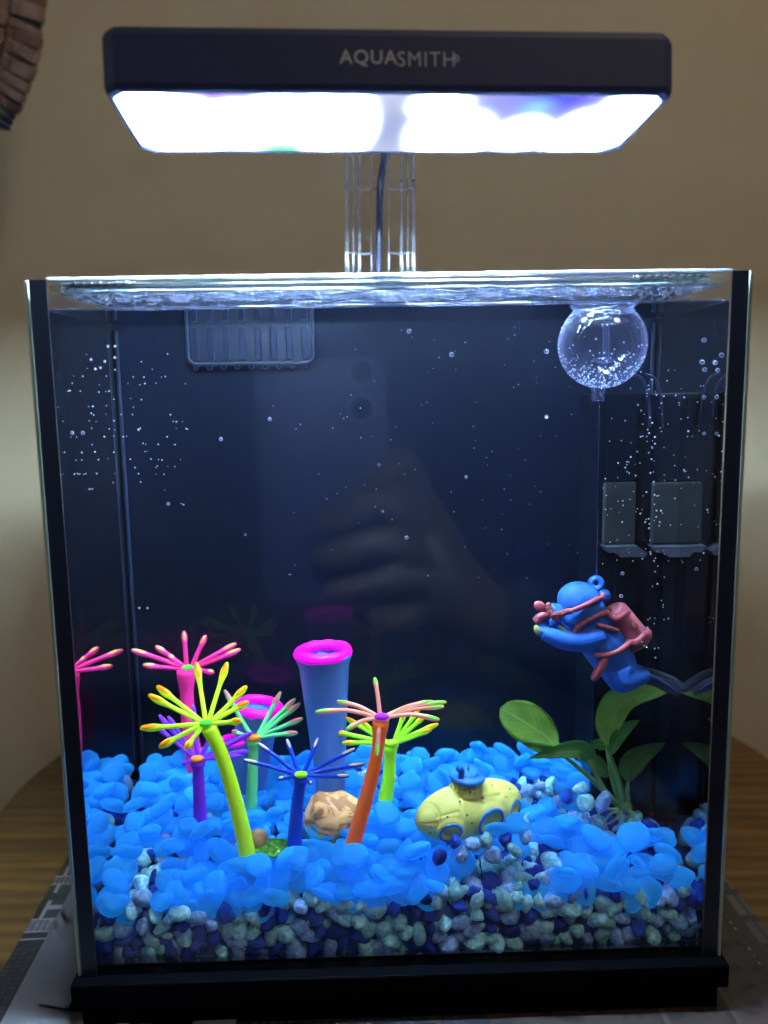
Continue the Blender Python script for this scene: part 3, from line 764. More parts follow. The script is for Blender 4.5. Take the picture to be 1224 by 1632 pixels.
obj('bed_core', bm, plain('deep_gravel', (.006, .06, .28), .8), gb)

def stone_mesh(name, mat, seed, kind):
    bm = bmesh.new()
    bmesh.ops.create_icosphere(bm, subdivisions=3, radius=1)
    rnd = random.Random(seed)
    off = Vector((seed * 3.7, seed * 1.3, seed * 2.1))
    if kind == 'gravel':
        planes = [(Vector((rnd.gauss(0, 1), rnd.gauss(0, 1), rnd.gauss(0, 1))).normalized(), rnd.uniform(.62, .9)) for _ in range(9)]
        for v in bm.verts:
            d = v.co.normalized(); r = 1.05
            for n, h in planes:
                k = d.dot(n)
                if k > .05: r = min(r, h / k)
            r *= 1 + .10 * noise.noise(d * 2.3 + off) + .05 * noise.noise(d * 6 + off)
            v.co = d * r
        bmesh.ops.smooth_vert(bm, verts=bm.verts, factor=.5, use_axis_x=True, use_axis_y=True, use_axis_z=True)
        S = Vector((1.0, rnd.uniform(.65, .9), rnd.uniform(.6, .8)))
    else:
        pw_ = rnd.choice((.95, .85, .7))
        for v in bm.verts:
            d = v.co.normalized()
            d2 = Vector((math.copysign(abs(d.x) ** pw_, d.x), math.copysign(abs(d.y) ** pw_, d.y), math.copysign(abs(d.z) ** .8, d.z)))
            v.co = d2 * (1 + rnd.uniform(.12, .30) * noise.noise(d * 1.2 + off))
        S = Vector((1.0, rnd.uniform(.68, .98), rnd.uniform(.34, .52)))
    for v in bm.verts: v.co = Vector((v.co.x * S.x, v.co.y * S.y, v.co.z * S.z))
    me = bpy.data.meshes.new(name); bm.to_mesh(me); bm.free(); me.materials.append(mat)
    for p in me.polygons: p.use_smooth = True
    return me
def gravel_mat(name, c1, c2, white=.0):
    m, nt, out = newmat(name)
    b = N(nt, 'ShaderNodeBsdfPrincipled'); b.inputs['Roughness'].default_value = .6; b.inputs['Specular IOR Level'].default_value = .3
    tc = N(nt, 'ShaderNodeTexCoord'); oi = N(nt, 'ShaderNodeObjectInfo')
    va = N(nt, 'ShaderNodeVectorMath', operation='ADD'); L(nt, tc.outputs['Object'], va.inputs[0])
    ps = N(nt, 'ShaderNodeVectorMath', operation='SCALE'); ps.inputs[0].default_value = (17, 31, 11); L(nt, oi.outputs['Random'], ps.inputs['Scale']); L(nt, ps.outputs[0], va.inputs[1])
    n = N(nt, 'ShaderNodeTexNoise'); n.inputs['Scale'].default_value = 3.0; n.inputs['Detail'].default_value = 8; n.inputs['Roughness'].default_value = .7; L(nt, va.outputs[0], n.inputs['Vector'])
    r = N(nt, 'ShaderNodeValToRGB'); r.color_ramp.elements[0].position = .40; r.color_ramp.elements[1].position = .60
    r.color_ramp.elements[0].color = rgba(c1); r.color_ramp.elements[1].color = rgba(c2); L(nt, n.outputs['Fac'], r.inputs[0])
    hs_ = N(nt, 'ShaderNodeHueSaturation'); L(nt, r.outputs[0], hs_.inputs['Color'])
    mr = N(nt, 'ShaderNodeMapRange'); L(nt, oi.outputs['Random'], mr.inputs[0]); mr.inputs[3].default_value = .7; mr.inputs[4].default_value = 1.25; L(nt, mr.outputs[0], hs_.inputs['Value'])
    L(nt, hs_.outputs[0], b.inputs['Base Color'])
    n2 = N(nt, 'ShaderNodeTexNoise'); n2.inputs['Scale'].default_value = 7; n2.inputs['Detail'].default_value = 6; n2.inputs['Roughness'].default_value = .65; L(nt, va.outputs[0], n2.inputs['Vector'])
    bp = N(nt, 'ShaderNodeBump'); bp.inputs['Strength'].default_value = .9; bp.inputs['Distance'].default_value = .0009; L(nt, n2.outputs['Fac'], bp.inputs['Height']); L(nt, bp.outputs[0], b.inputs['Normal'])
    L(nt, b.outputs[0], out.inputs[0]); return m
def pebble_mat(name, col):
    m, nt, out = newmat(name)
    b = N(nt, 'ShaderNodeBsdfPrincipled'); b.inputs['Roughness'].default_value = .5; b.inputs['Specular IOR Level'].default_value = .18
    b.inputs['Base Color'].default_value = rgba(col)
    b.inputs['Emission Color'].default_value = (.010, .30, .72, 1); b.inputs['Emission Strength'].default_value = .62  # glow added to the blue, so the pebbles look brighter and softer lit
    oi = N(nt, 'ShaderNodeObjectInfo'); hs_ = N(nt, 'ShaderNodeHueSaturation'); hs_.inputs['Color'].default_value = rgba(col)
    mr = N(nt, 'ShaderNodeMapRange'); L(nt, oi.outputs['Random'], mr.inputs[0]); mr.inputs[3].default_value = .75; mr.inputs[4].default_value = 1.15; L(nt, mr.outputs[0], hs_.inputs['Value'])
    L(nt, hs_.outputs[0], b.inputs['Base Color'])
    tr = N(nt, 'ShaderNodeBsdfTranslucent'); L(nt, hs_.outputs[0], tr.inputs[0])
    t = N(nt, 'ShaderNodeBsdfTransparent'); t.inputs[0].default_value = (.35, .7, 1, 1)
    m1 = N(nt, 'ShaderNodeMixShader'); m1.inputs[0].default_value = .55; L(nt, b.outputs[0], m1.inputs[1]); L(nt, tr.outputs[0], m1.inputs[2])
    lw = N(nt, 'ShaderNodeLayerWeight'); lw.inputs['Blend'].default_value = .5
    mr2 = N(nt, 'ShaderNodeMapRange'); L(nt, lw.outputs['Facing'], mr2.inputs[0]); mr2.inputs[3].default_value = .42; mr2.inputs[4].default_value = .04
    m2 = N(nt, 'ShaderNodeMixShader'); L(nt, mr2.outputs[0], m2.inputs[0]); L(nt, m1.outputs[0], m2.inputs[1]); L(nt, t.outputs[0], m2.inputs[2])
    L(nt, m2.outputs[0], out.inputs[0]); return m
gm = [gravel_mat('turquoise_stone', (.15, .58, .74), (.46, .88, .92)), gravel_mat('royal_blue_stone', (.004, .040, .36), (.008, .075, .58)), gravel_mat('periwinkle_stone', (.12, .33, .78), (.38, .62, .95))]
GM = [[stone_mesh('gravel_stone', gm[k], k * 10 + i + 1, 'gravel') for i in range(6)] for k in range(3)]
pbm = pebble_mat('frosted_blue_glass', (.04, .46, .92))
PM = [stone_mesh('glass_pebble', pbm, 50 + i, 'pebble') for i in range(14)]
placed = {'gravel_stone': [], 'glass_pebble': []}   # (matrix, mesh, priority)
def queue(kind, me, loc, R, s_, pr): placed[kind].append((Matrix.Translation(loc) @ R.to_4x4() @ Matrix.Scale(s_, 4), me, pr))
def rrot(mx=math.pi): 
    return Matrix.Rotation(random.uniform(0, 6.28), 3, 'Z') @ Matrix.Rotation(random.uniform(-mx, mx), 3, 'X') @ Matrix.Rotation(random.uniform(-mx, mx), 3, 'Y')
def darts(x0, x1, y0, y1, dmin, tries, ok=lambda x, y: True):
    pts = []
    for _ in range(tries):
        x, y = random.uniform(x0, x1), random.uniform(y0, y1)
        if not ok(x, y): continue
        d = dmin * random.uniform(.85, 1.15)
        if all((x - a) ** 2 + (y - b) ** 2 > d * d for a, b in pts): pts.append((x, y))
    return pts
def gpick():
    return random.choices([0, 1, 2], [.50, .24, .26])[0]
def glass_zone(x, y):
    """where the glass pebbles cover the gravel"""
    for cx_, cy_, rx, ry in ((-.116, .022, .012, .015), (.055, .020, .026, .011), (.030, .010, .014, .007), (.098, .044, .026, .010), (.070, .060, .016, .012), (-.045, .009, .010, .006), (-.02, .075, .02, .006)):
        if ((x - cx_) / rx) ** 2 + ((y - cy_) / ry) ** 2 < 1: return False
    return True
# front face, against the glass
for layer, yy, dm in ((0, .0, .0063), (1, .0028, .0056), (2, .0052, .0058)):
    for x, z in darts(-XI + .003, XI - .003, BZ + .0032, ZF + .004, dm, 14000, lambda x, z: z < bed(x, .008) - .0005):
        k = gpick(); r = random.uniform(.0040, .0060) if random.random() < .7 else random.uniform(.006, .0082)
        queue('gravel_stone', random.choice(GM[k]), Vector((x, GT + .0006 + r * .72 + yy, z)), rrot(), r, (2 if layer == 0 else .7 - .3 * layer) + r * 50)
# gravel on the upper surface where the pebbles leave it bare, and under them
for x, y in darts(-XI + .004, XI - .004, GT + .006, DEP - .004, .0066, 9000):
    if y > BY and x > XL: continue
    bare = not glass_zone(x, y)
    if not bare and random.random() < .35: continue
    k = gpick(); r = random.uniform(.0042, .0066)
    queue('gravel_stone', random.choice(GM[k]), Vector((x, y, bed(x, y) + (.0006 if bare else -.0018))), rrot(), r, 1.6 if bare else .5)
for x, y in darts(-XI + .004, XI - .004, GT + .006, DEP - .004, .0050, 14000, lambda x, y: not glass_zone(x, y)):
    k = gpick(); r = random.uniform(.0036, .0054)
    queue('gravel_stone', random.choice(GM[k]), Vector((x, y, bed(x, y) + random.uniform(-.001, .0022))), rrot(), r, 1.2)
# glass pebbles
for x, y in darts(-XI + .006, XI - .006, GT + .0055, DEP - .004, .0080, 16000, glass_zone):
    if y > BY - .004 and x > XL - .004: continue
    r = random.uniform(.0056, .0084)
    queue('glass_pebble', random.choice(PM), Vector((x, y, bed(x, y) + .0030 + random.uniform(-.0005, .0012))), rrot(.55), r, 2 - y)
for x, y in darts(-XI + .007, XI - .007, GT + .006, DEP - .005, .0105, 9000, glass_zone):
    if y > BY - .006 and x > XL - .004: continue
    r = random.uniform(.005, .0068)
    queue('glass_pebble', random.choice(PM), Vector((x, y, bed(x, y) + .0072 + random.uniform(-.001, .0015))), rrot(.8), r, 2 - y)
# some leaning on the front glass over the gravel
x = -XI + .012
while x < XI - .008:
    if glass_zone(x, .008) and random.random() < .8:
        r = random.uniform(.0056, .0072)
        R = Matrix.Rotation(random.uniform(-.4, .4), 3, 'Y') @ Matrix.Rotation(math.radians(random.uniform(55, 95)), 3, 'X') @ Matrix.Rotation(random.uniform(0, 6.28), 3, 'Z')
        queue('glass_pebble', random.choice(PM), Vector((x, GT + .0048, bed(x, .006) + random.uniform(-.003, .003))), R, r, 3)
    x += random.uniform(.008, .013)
def put(kind, px, py, Y, rpx, tone=0):
    r = rpx * mpp(Y); me = random.choice(PM) if kind == 'glass_pebble' else random.choice(GM[tone])
    queue(kind, me, at(px, py, Y), rrot(.5 if kind == 'glass_pebble' else 3), r, 9)
for a_ in (('gravel_stone', 726, 1342, .017, 15, 1), ('gravel_stone', 752, 1345, .016, 19, 2), ('gravel_stone', 775, 1340, .015, 17, 0), ('gravel_stone', 738, 1362, .013, 18, 2), ('gravel_stone', 805, 1338, .015, 17, 1),
           ('gravel_stone', 835, 1330, .015, 17, 2), ('gravel_stone', 700, 1366, .013, 16, 1), ('gravel_stone', 786, 1362, .012, 19, 2), ('gravel_stone', 840, 1308, .018, 14, 0), ('gravel_stone', 820, 1355, .012, 16, 0),
           ('glass_pebble', 795, 1320, .018, 24), ('glass_pebble', 826, 1312, .018, 22), ('glass_pebble', 665, 1355, .016, 25), ('glass_pebble', 850, 1296, .022, 24),
           ('glass_pebble', 412, 1378, .013, 25), ('glass_pebble', 386, 1376, .015, 24), ('glass_pebble', 322, 1322, .034, 24), ('glass_pebble', 300, 1316, .036, 22), ('glass_pebble', 476, 1368, .015, 24), ('glass_pebble', 456, 1366, .017, 22),
           ('glass_pebble', 566, 1362, .014, 24), ('glass_pebble', 545, 1364, .015, 24), ('glass_pebble', 616, 1296, .040, 22), ('glass_pebble', 404, 1300, .042, 22), ('gravel_stone', 960, 1278, .036, 20, 2), ('gravel_stone', 935, 1280, .034, 18, 0), ('gravel_stone', 905, 1270, .036, 17, 1), ('gravel_stone', 925, 1255, .040, 15, 0),
           ('glass_pebble', 1010, 1335, .024, 26), ('glass_pebble', 950, 1335, .024, 26), ('glass_pebble', 905, 1310, .03, 25)):
    put(*a_)
for kind, lst in placed.items():
    lst.sort(key=lambda q_: -q_[2])
    print(kind, len(lst))
    base = -world_loc(gb)
    for mtx, me, pr in lst[:300]:
        o = bpy.data.objects.new(kind, me); C.objects.link(o); o.parent = gb; o.matrix_basis = Matrix.Translation(base) @ mtx
    rest = lst[300:]
    if rest:
        bm = bmesh.new(); mats = []
        for mtx, me, pr in rest:
            n0 = len(bm.verts); f0_ = len(bm.faces)
            bm.from_mesh(me); bm.verts.ensure_lookup_table(); bm.faces.ensure_lookup_table()
            for v in bm.verts[n0:]: v.co = mtx @ v.co
            mt = me.materials[0]
            if mt not in mats: mats.append(mt)
            for f in bm.faces[f0_:]: f.material_index = mats.index(mt); f.smooth = True
        me2 = bpy.data.meshes.new(kind + 's'); bm.to_mesh(me2); bm.free()
        for mt in mats: me2.materials.append(mt)
        o = link('more_gravel' if kind == 'gravel_stone' else 'more_pebbles', me2, gb); o['kind'] = 'stuff'

# ------------------------------------------------------------------ silicone corals
EM = .15  # fluorescent glow added as emission, also lifts the less lit sides
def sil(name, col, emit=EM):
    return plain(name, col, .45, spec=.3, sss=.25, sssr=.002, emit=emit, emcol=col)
def coral(label, stem_pts, Yh, head, ends, mstem, mten, mtip, mbut, r_top=14, r_mid=9, r_bot=13, ten=3.9, tip=5.2, curl=0, but=(11, 7), Yb=None, tip_len=.38, ky=.7):
    hx, hy = head; k = mpp(Yh); H = at(hx, hy, Yh)
    n = len(stem_pts)
    Yb = Yh if Yb is None else Yb
    P = [at(x, y, Yb + (Yh - Yb) * (1 - i / (n - 1))) for i, (x, y) in enumerate(stem_pts)]
    t = empty('silicone_coral', P[-1]); tag(t, label, 'aquarium ornament')
    bm = bmesh.new()
    def rf(u):   # flared under the head, slim below it, thicker at the foot
        a = sstep(.22, 0, u)
        return k * (r_mid + (r_top - r_mid) * a + (r_bot - r_mid) * u ** 1.3)
    tube(bm, spline(P, 10), rf, 16); obj('stem', bm, mstem, t)
    # cup under the button
    bm = bmesh.new(); ell(bm, H + Vector((0, .0004, -k * 5)), (k * r_top * 1.02, k * r_top * .9, k * 7.5)); obj('cup', bm, mten, t)
    bm = bmesh.new(); ell(bm, H + Vector((0, -k * 5, k * 1.0)), (k * but[0], k * but[0] * .75, k * but[1] * .8), u=24, v=14)
    hh = obj('button', bm, mbut, t)
    for e in ends:
        ex, ey = e[0], e[1]; dY = e[2] if len(e) > 2 else -(ey - hy) * k * ky * (-1)
        dY = e[2] if len(e) > 2 else (hy - ey) * k * ky
        E = at(ex, ey, max(.0075, min(DEP - .004, Yh + dY)))
        d = E - H; rt = H + Vector((d.x, d.y, 0)).normalized() * k * 5 - Vector((0, 0, k * 2))
        mid = rt.lerp(E, .5) + Vector((0, 0, (curl + random.uniform(-1.5, 1.5)) * k))
        path = spline([rt, mid, E], 10)
        def tf(u): return k * (ten * (1 - .18 * u) + (tip - ten * .82) * math.exp(-((u - .82) / .13) ** 2) - ten * .35 * sstep(.92, 1, u))
        bm = bmesh.new(); tube(bm, path, tf, 10); te = obj('tentacle', bm, mten, t)
        # coloured blade let into the upper front side of the tip
        i0 = int(len(path) * (1 - tip_len)); seg = path[i0:]
        view = (CAM - E).normalized(); side = (view + Vector((0, 0, .9))).normalized()
        dd = (seg[-1] - seg[0]).normalized(); side = (side - dd * side.dot(dd)).normalized()
        a = side.cross(dd).normalized(); cen = seg[0].lerp(seg[-1], .5); ln = (seg[-1] - seg[0]).length / 2 * .92
        midp = seg[len(seg) // 2]
        R = Matrix((dd, a, side)).transposed()
        bm = bmesh.new(); ell(bm, midp + side * k * tip * .50, (ln * .95, k * tip * .68, k * tip * .66), R, 14, 10)
        obj('tip', bm, mtip, te)
    return t
lime = (.52, .90, .02); orange = (1, .30, .01); yel = (1, .48, .0); green = (.05, .85, .03); pink = (.95, .035, .30); purple = (.20, .03, .75)
mint = (.12, .62, .22); dblue = (.004, .05, .60); cream = (.85, .60, .38); salmon = (1, .33, .20); ltgreen = (.25, .95, .10); coralred = (.85, .16, .20); violet = (.42, 0, .75)
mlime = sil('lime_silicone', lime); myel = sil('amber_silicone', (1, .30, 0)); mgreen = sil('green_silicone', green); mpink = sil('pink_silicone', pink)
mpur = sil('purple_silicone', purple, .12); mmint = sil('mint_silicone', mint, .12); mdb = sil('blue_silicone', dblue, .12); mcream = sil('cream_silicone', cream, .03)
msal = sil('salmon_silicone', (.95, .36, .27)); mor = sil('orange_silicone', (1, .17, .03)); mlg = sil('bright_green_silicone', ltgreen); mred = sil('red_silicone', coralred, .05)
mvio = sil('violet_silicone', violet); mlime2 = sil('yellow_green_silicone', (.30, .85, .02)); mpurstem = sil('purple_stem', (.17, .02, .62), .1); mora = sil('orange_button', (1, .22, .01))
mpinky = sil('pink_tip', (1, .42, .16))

coral('lime green flower coral with amber tips, the tallest at the front left', [(333, 1160), (352, 1200), (372, 1265), (388, 1330), (396, 1372)], .022, (329, 1152),
      [(313, 1056), (362, 1056), (393, 1094), (396, 1119), (385, 1149), (250, 1094), (237, 1108), (224, 1161), (254, 1191), (295, 1194)], mlime, mlime, myel, mgreen, r_top=13, r_mid=11, r_bot=15, ten=4.3, tip=6.6)
coral('hot pink flower coral rising behind the lime one at far left', [(297, 1068), (299, 1130), (308, 1200), (326, 1290)], .078, (300, 1063),
      [(293, 1006), (328, 1013), (376, 1026), (383, 1035), (210, 1036), (248, 1030), (228, 1060), (341, 1072), (268, 1044)], mpink, mpink, mpinky, mgreen, r_top=16, r_mid=10, r_bot=17, tip=4.8, but=(10, 5), ky=.1)
coral('purple flower coral with orange centre, low behind the lime one', [(315, 1214), (317, 1250), (319, 1315)], .042, (315, 1208),
      [(254, 1140), (268, 1142), (249, 1158), (308, 1124), (356, 1134), (402, 1167), (395, 1197), (290, 1218), (385, 1205)], mpurstem, mpur, mpur, mora, r_top=13, r_mid=9, r_bot=12, tip=4.2, ky=.5)
coral('mint green flower coral with red tips, between the lime one and the short tube', [(404, 1180), (403, 1220), (400, 1290)], .050, (405, 1174),
      [(358, 1100), (447, 1103), (470, 1114), (478, 1121), (482, 1145), (474, 1168), (370, 1165)], mmint, mmint, mred, mora, r_top=12, r_mid=8, r_bot=10, tip=4.6, ky=.4)
coral('dark blue flower coral with cream tips and a lime centre', [(480, 1240), (474, 1280), (468, 1360)], .024, (480, 1233),
      [(389, 1211), (412, 1185), (457, 1178), (507, 1176), (566, 1193), (581, 1217), (556, 1237), (444, 1241), (496, 1249)], mdb, mdb, mcream, mlime2, r_top=13, r_mid=9, r_bot=13, tip=4.0, ky=.5)
coral('orange and salmon flower coral with pale green tips, right of the others', [(607, 1150), (600, 1205), (584, 1270), (560, 1355)], .022, (608, 1141),
      [(597, 1080), (537, 1118), (503, 1135), (552, 1163), (601, 1204), (700, 1147), (711, 1119), (707, 1126), (690, 1118)], mor, msal, mlg, mvio, r_top=14, r_mid=10, r_bot=14, tip=4.4, but=(12, 7), curl=6, ky=.35)
coral('lime flower coral with yellow tips, half hidden behind the orange one', [(622, 1190), (620, 1235), (612, 1290)], .048, (624, 1183),
      [(528, 1165), (546, 1184), (551, 1144), (576, 1150), (645, 1136), (668, 1130), (678, 1140), (698, 1154), (688, 1162)], mlime2, mlime2, myel, mlime2, r_top=12, r_mid=9, r_bot=13, tip=4.6, ky=.4)

# tube sponges
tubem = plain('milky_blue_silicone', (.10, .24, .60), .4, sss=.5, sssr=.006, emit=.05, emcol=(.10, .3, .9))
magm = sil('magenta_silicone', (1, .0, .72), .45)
def sponge(label, top_px, bot_px, Y, rt, rb, tiltv=(0, 0, 0)):
    T = at(top_px[0], top_px[1], Y); B_ = at(bot_px[0], bot_px[1], Y); k = mpp(Y)
    ax = (T - B_ + Vector(tiltv)); h = (T - B_).length
    t = empty('tube_sponge', B_); tag(t, label, 'aquarium ornament')
    bm = bmesh.new(); rt *= k; rb *= k
    lathe(bm, B_, ax, [(rb, 0), (rb * .75 + rt * .25 * .84, h * .25), ((rb + rt * .86) / 2, h * .5), (rt * .86, h * .9), (rt * .93, h * .94), (rt * .99, h * .965), (rt * .98, h * .985), (rt * .80, h * .985), (rt * .62, h * .9), (rt * .55, h * .3), (rb * .5, .001)], 40)
    tb = obj('tube_body', bm, tubem, t)
    bm = bmesh.new(); torus(bm, B_ + ax.normalized() * h * .985, ax, rt * .83, rt * .185, 44, 12, wob=.25); obj('rim', bm, magm, t)
sponge('tall milky blue tube with glowing magenta rim, in the middle', (515, 1036), (529, 1290), .056, 48, 22)
sponge('short milky blue tube with magenta rim, leaning behind the mint coral', (412, 1124), (392, 1290), .066, 41, 27, (.0, .0, 0))
sponge('small magenta rimmed tube, peeping out behind the purple coral', (358, 1180), (378, 1290), .060, 24, 18, (.004, 0, 0))

# rocks and moss pad
def rock(name, cen, rad, mat, seed, label, cat, R=None, amp=.18):
    bm = bmesh.new(); bmesh.ops.create_icosphere(bm, subdivisions=4, radius=1)
    off = Vector((seed, seed * 2.1, 0))
    for v in bm.verts:
        d = v.co.normalized(); d2 = Vector([math.copysign(abs(q_) ** .8, q_) for q_ in d])
        v.co = d2 * (1 + amp * noise.noise(d * 1.3 + off) + .03 * noise.noise(d * 5 + off))
    m_ = Matrix.Translation(cen) @ (R or Matrix.Identity(3)).to_4x4() @ Matrix.Diagonal((rad[0], rad[1], rad[2], 1))
    bmesh.ops.transform(bm, matrix=m_, verts=bm.verts)
    return tag(obj(name, bm, mat), label, cat)
def rockmat():
    m, nt, out = newmat('tan_rock')
    b = N(nt, 'ShaderNodeBsdfPrincipled'); b.inputs['Roughness'].default_value = .5
    tc = N(nt, 'ShaderNodeTexCoord'); mp = N(nt, 'ShaderNodeMapping'); mp.inputs['Scale'].default_value = (90, 90, 160); mp.inputs['Rotation'].default_value = (.3, .5, 0); L(nt, tc.outputs['Object'], mp.inputs[0])
    n = N(nt, 'ShaderNodeTexNoise'); n.inputs['Scale'].default_value = 1; n.inputs['Detail'].default_value = 6; n.inputs['Distortion'].default_value = 2.5; L(nt, mp.outputs[0], n.inputs['Vector'])
    r = N(nt, 'ShaderNodeValToRGB'); e = r.color_ramp.elements; e[0].position = .3; e[0].color = (.42, .15, .04, 1); e[1].position = .7; e[1].color = (.92, .50, .20, 1)
    x = r.color_ramp.elements.new(.48); x.color = (.74, .36, .12, 1); x = r.color_ramp.elements.new(.44); x.color = (.36, .17, .07, 1)
    L(nt, n.outputs['Fac'], r.inputs[0]); L(nt, r.outputs[0], b.inputs['Base Color']); L(nt, b.outputs[0], out.inputs[0]); return m
rk = rockmat(); k = mpp(.045)
rock('rock', at(530, 1306, .046), (47 * k, 34 * k, 46 * k), rk, 4.2, 'smooth tan rock with brown veins, between the blue and orange corals', 'rock')
k = mpp(.020)
rock('small_stone', at(412, 1338, .026), (16 * k, 14 * k, 17 * k), plain('shell_tan', (.50, .30, .16), .5, col2=(.32, .16, .08), vscale=150), 9.1, 'small tan pebble on the green moss pad beside the lime coral', 'stone', amp=.05)
bm = bmesh.new()
pc_ = at(436, 1352, .024); mossm = [plain('moss_green', (.20, .62, .10), .8, col2=(.09, .36, .04), vscale=400), None]
ell(bm, pc_, (34 * k, 26 * k, 9 * k), u=20, v=10)
rnd = random.Random(3)
for _ in range(900):
    a, b = rnd.uniform(0, 6.28), math.sqrt(rnd.random())
    p = pc_ + Vector((math.cos(a) * b * 34 * k, math.sin(a) * b * 26 * k, 9 * k * math.sqrt(max(0, 1 - b * b)) * 1.0))
    d = Vector((rnd.gauss(0, .6), rnd.gauss(0, .6), 1)).normalized() * 3.4 * k; sd = Vector((rnd.gauss(0, 1), rnd.gauss(0, 1), 0)).normalized() * .9 * k
    vs = [bm.verts.new(p - sd), bm.verts.new(p + sd), bm.verts.new(p + d)]; bm.faces.new(vs)
tag(obj('moss_pad', bm, mossm[0], smooth=False), 'rough green moss pad at the foot of the lime coral', 'aquarium ornament')

# ------------------------------------------------------------------ submarine
SY = .034; k = mpp(SY)
sub = empty('submarine', at(742, 1325, SY)); tag(sub, 'yellow toy submarine with blue ringed portholes, half buried in the gravel', 'submarine ornament')
suby = plain('sub_yellow', (.86, .84, .20), .42, sss=.1, sssr=.001, var=.08, vscale=90, bump=.1, bscale=900); subg = plain('sub_porthole', (.50, .50, .09), .5); subb = plain('sub_blue', (.02, .20, .72), .4)
subd = plain('sub_rivet', (.03, .03, .05), .5); steel = plain('steel', (.6, .6, .62), .2, metal=1)
a_ = at(664, 1311, SY - .010); b_ = at(826, 1268, SY + .016)
ax = (b_ - a_); SL = ax.length / 2; ex = ax.normalized()
ez = (Vector((0, 0, 1)) - ex * ex.z).normalized(); ez = (ez * 1.0 + Vector((0, -.12, 0))); ez = (ez - ex * ez.dot(ex)).normalized()
ey = ez.cross(ex).normalized()
SC = (a_ + b_) / 2 + Vector((0, 0, .0)); SRy, SRz = 43 * k, 47 * k
def SP(u, th, off=0):
    """u along the hull -1..1, th round it: 0 = towards the viewer, 90 = up"""
    r = math.sqrt(max(0, 1 - abs(u) ** 2.3)); n = (-ey * math.cos(th) * (SRy) + ez * math.sin(th) * SRz)
    p = SC + ex * (u * SL) + n * r
    nn = (ex * (u / SL * .9) + (-ey * math.cos(th) / SRy + ez * math.sin(th) / SRz) * r).normalized()
    return p + nn * off, nn
ports = [(-.57, math.radians(-12), 19), (.15, math.radians(-4), 25), (.70, math.radians(2), 15)]
bm = bmesh.new(); nu, nv = 150, 120; rings = []
def groove(u, th):
    g = 0
    for gu in (-.78, -.42, -.02, .42, .80):
        uu = gu + .05 * math.sin(th * 2)
        g = max(g, math.exp(-((u - uu) / .016) ** 2))
    d = math.degrees(th) % 360
    for lo_, hi_, gd in ((-1, -.78, 20), (-.78, -.42, 35), (-.42, -.02, 62), (-.02, .42, 48), (.42, .8, 60), (.8, 1, 30), (-1, -.78, 340), (-.78, -.42, 350)):
        if lo_ < u < hi_:
            dd = min(abs(d - gd), 360 - abs(d - gd)); g = max(g, math.exp(-(dd / 2.6) ** 2))
    return g
pc3 = [(SP(u, th)[0], r * k) for u, th, r in ports]
for i in range(nu + 1):
    u = -math.cos(math.pi * i / nu) * .9999; ring = []
    for j in range(nv):
        th = 2 * math.pi * j / nv; p, nn = SP(u, th)
        off = -.0006 * groove(u, th)
        for pc, rr in pc3:
            d = (p - pc).length
            if d < rr * 1.35: off = max(0, off) - (.0018 * sstep(rr * .85, rr * .6, d)) + .0007 * sstep(rr * 1.35, rr * 1.15, d)
        ring.append(bm.verts.new(p + nn * off))
    rings.append(ring)
for i in range(nu):
    for j in range(nv): bm.faces.new((rings[i][j], rings[i][(j + 1) % nv], rings[i + 1][(j + 1) % nv], rings[i + 1][j]))
hull = obj('hull', bm, suby, sub)
for (u, th, r) in ports:
    p, nn = SP(u, th)
    bm = bmesh.new(); torus(bm, p + nn * .0003, nn, r * k * .95, r * k * .115, 32, 8); po = obj('porthole', bm, subb, sub)
for u, d in ((-.86, 5), (-.86, -22), (-.62, 30), (-.36, 55), (-.30, 24), (.05, 50), (.34, 74), (.52, 40), (.66, 58), (.90, 46), (.86, -8), (-.22, 5), (-.1, 84)):
    p, nn = SP(u, math.radians(d)); bm = bmesh.new(); ell(bm, p, (1.7 * k, 1.7 * k, .9 * k), basis(nn), 10, 6); obj('rivet', bm, subd, sub)
# tower
tp = SC + ex * (-.10 * SL) + ez * SRz * .84; tr = 27 * k
tw = empty('tower', (0, 0, 0)); bpy.data.objects.remove(tw)
bm = bmesh.new(); lathe(bm, tp, ez, [(tr * 1.12, 0), (tr * 1.0, .0012), (tr * .98, 22 * k), (.0001, 22 * k)], 40); twr = obj('tower', bm, suby, sub)
for q_ in range(16):
    a = q_ / 16 * 2 * math.pi; d = ex * math.cos(a) + ey * math.sin(a); p = tp + d * tr * .99
    bm = bmesh.new(); tube(bm, [p + ez * .0015, p + ez * 20 * k], .9 * k, 6); obj('tower_rib', bm, suby, twr)
bm = bmesh.new(); h0 = 20.5 * k
lathe(bm, tp, ez, [(tr * .9, h0), (tr * 1.10, h0 + .0003), (tr * 1.13, h0 + 3 * k), (tr * 1.13, h0 + 8 * k), (tr * 1.06, h0 + 10 * k), (tr * .84, h0 + 8.5 * k), (tr * .80, h0 + 9 * k), (tr * .62, h0 + 9 * k), (tr * .60, h0 + 13 * k), (tr * .56, h0 + 14 * k), (.0001, h0 + 14 * k)], 44)
hat = obj('hatch', bm, subb, sub)
ps = tp + ez * (h0 + 8 * k) - ex * tr * .62 - ey * tr * .2
bm = bmesh.new(); tube(bm, spline([ps, ps + ez * 13 * k, ps + ez * 19 * k - ex * 3 * k, ps + ez * 20 * k - ex * 9 * k], 6), 5.5 * k, 12); obj('periscope', bm, subb, sub)
bm = bmesh.new(); torus(bm, tp + ez * (h0 + 18 * k) + ex * tr * .02, (ex * .8 - ey * .4).normalized(), 5.5 * k, 1.3 * k, 24, 8); obj('hanging_loop', bm, steel, sub)
p, nn = SP(-.02, math.radians(80)); bm = bmesh.new(); pz = tp + (-ey * .93 - ex * .35) * tr + ez * 12 * k
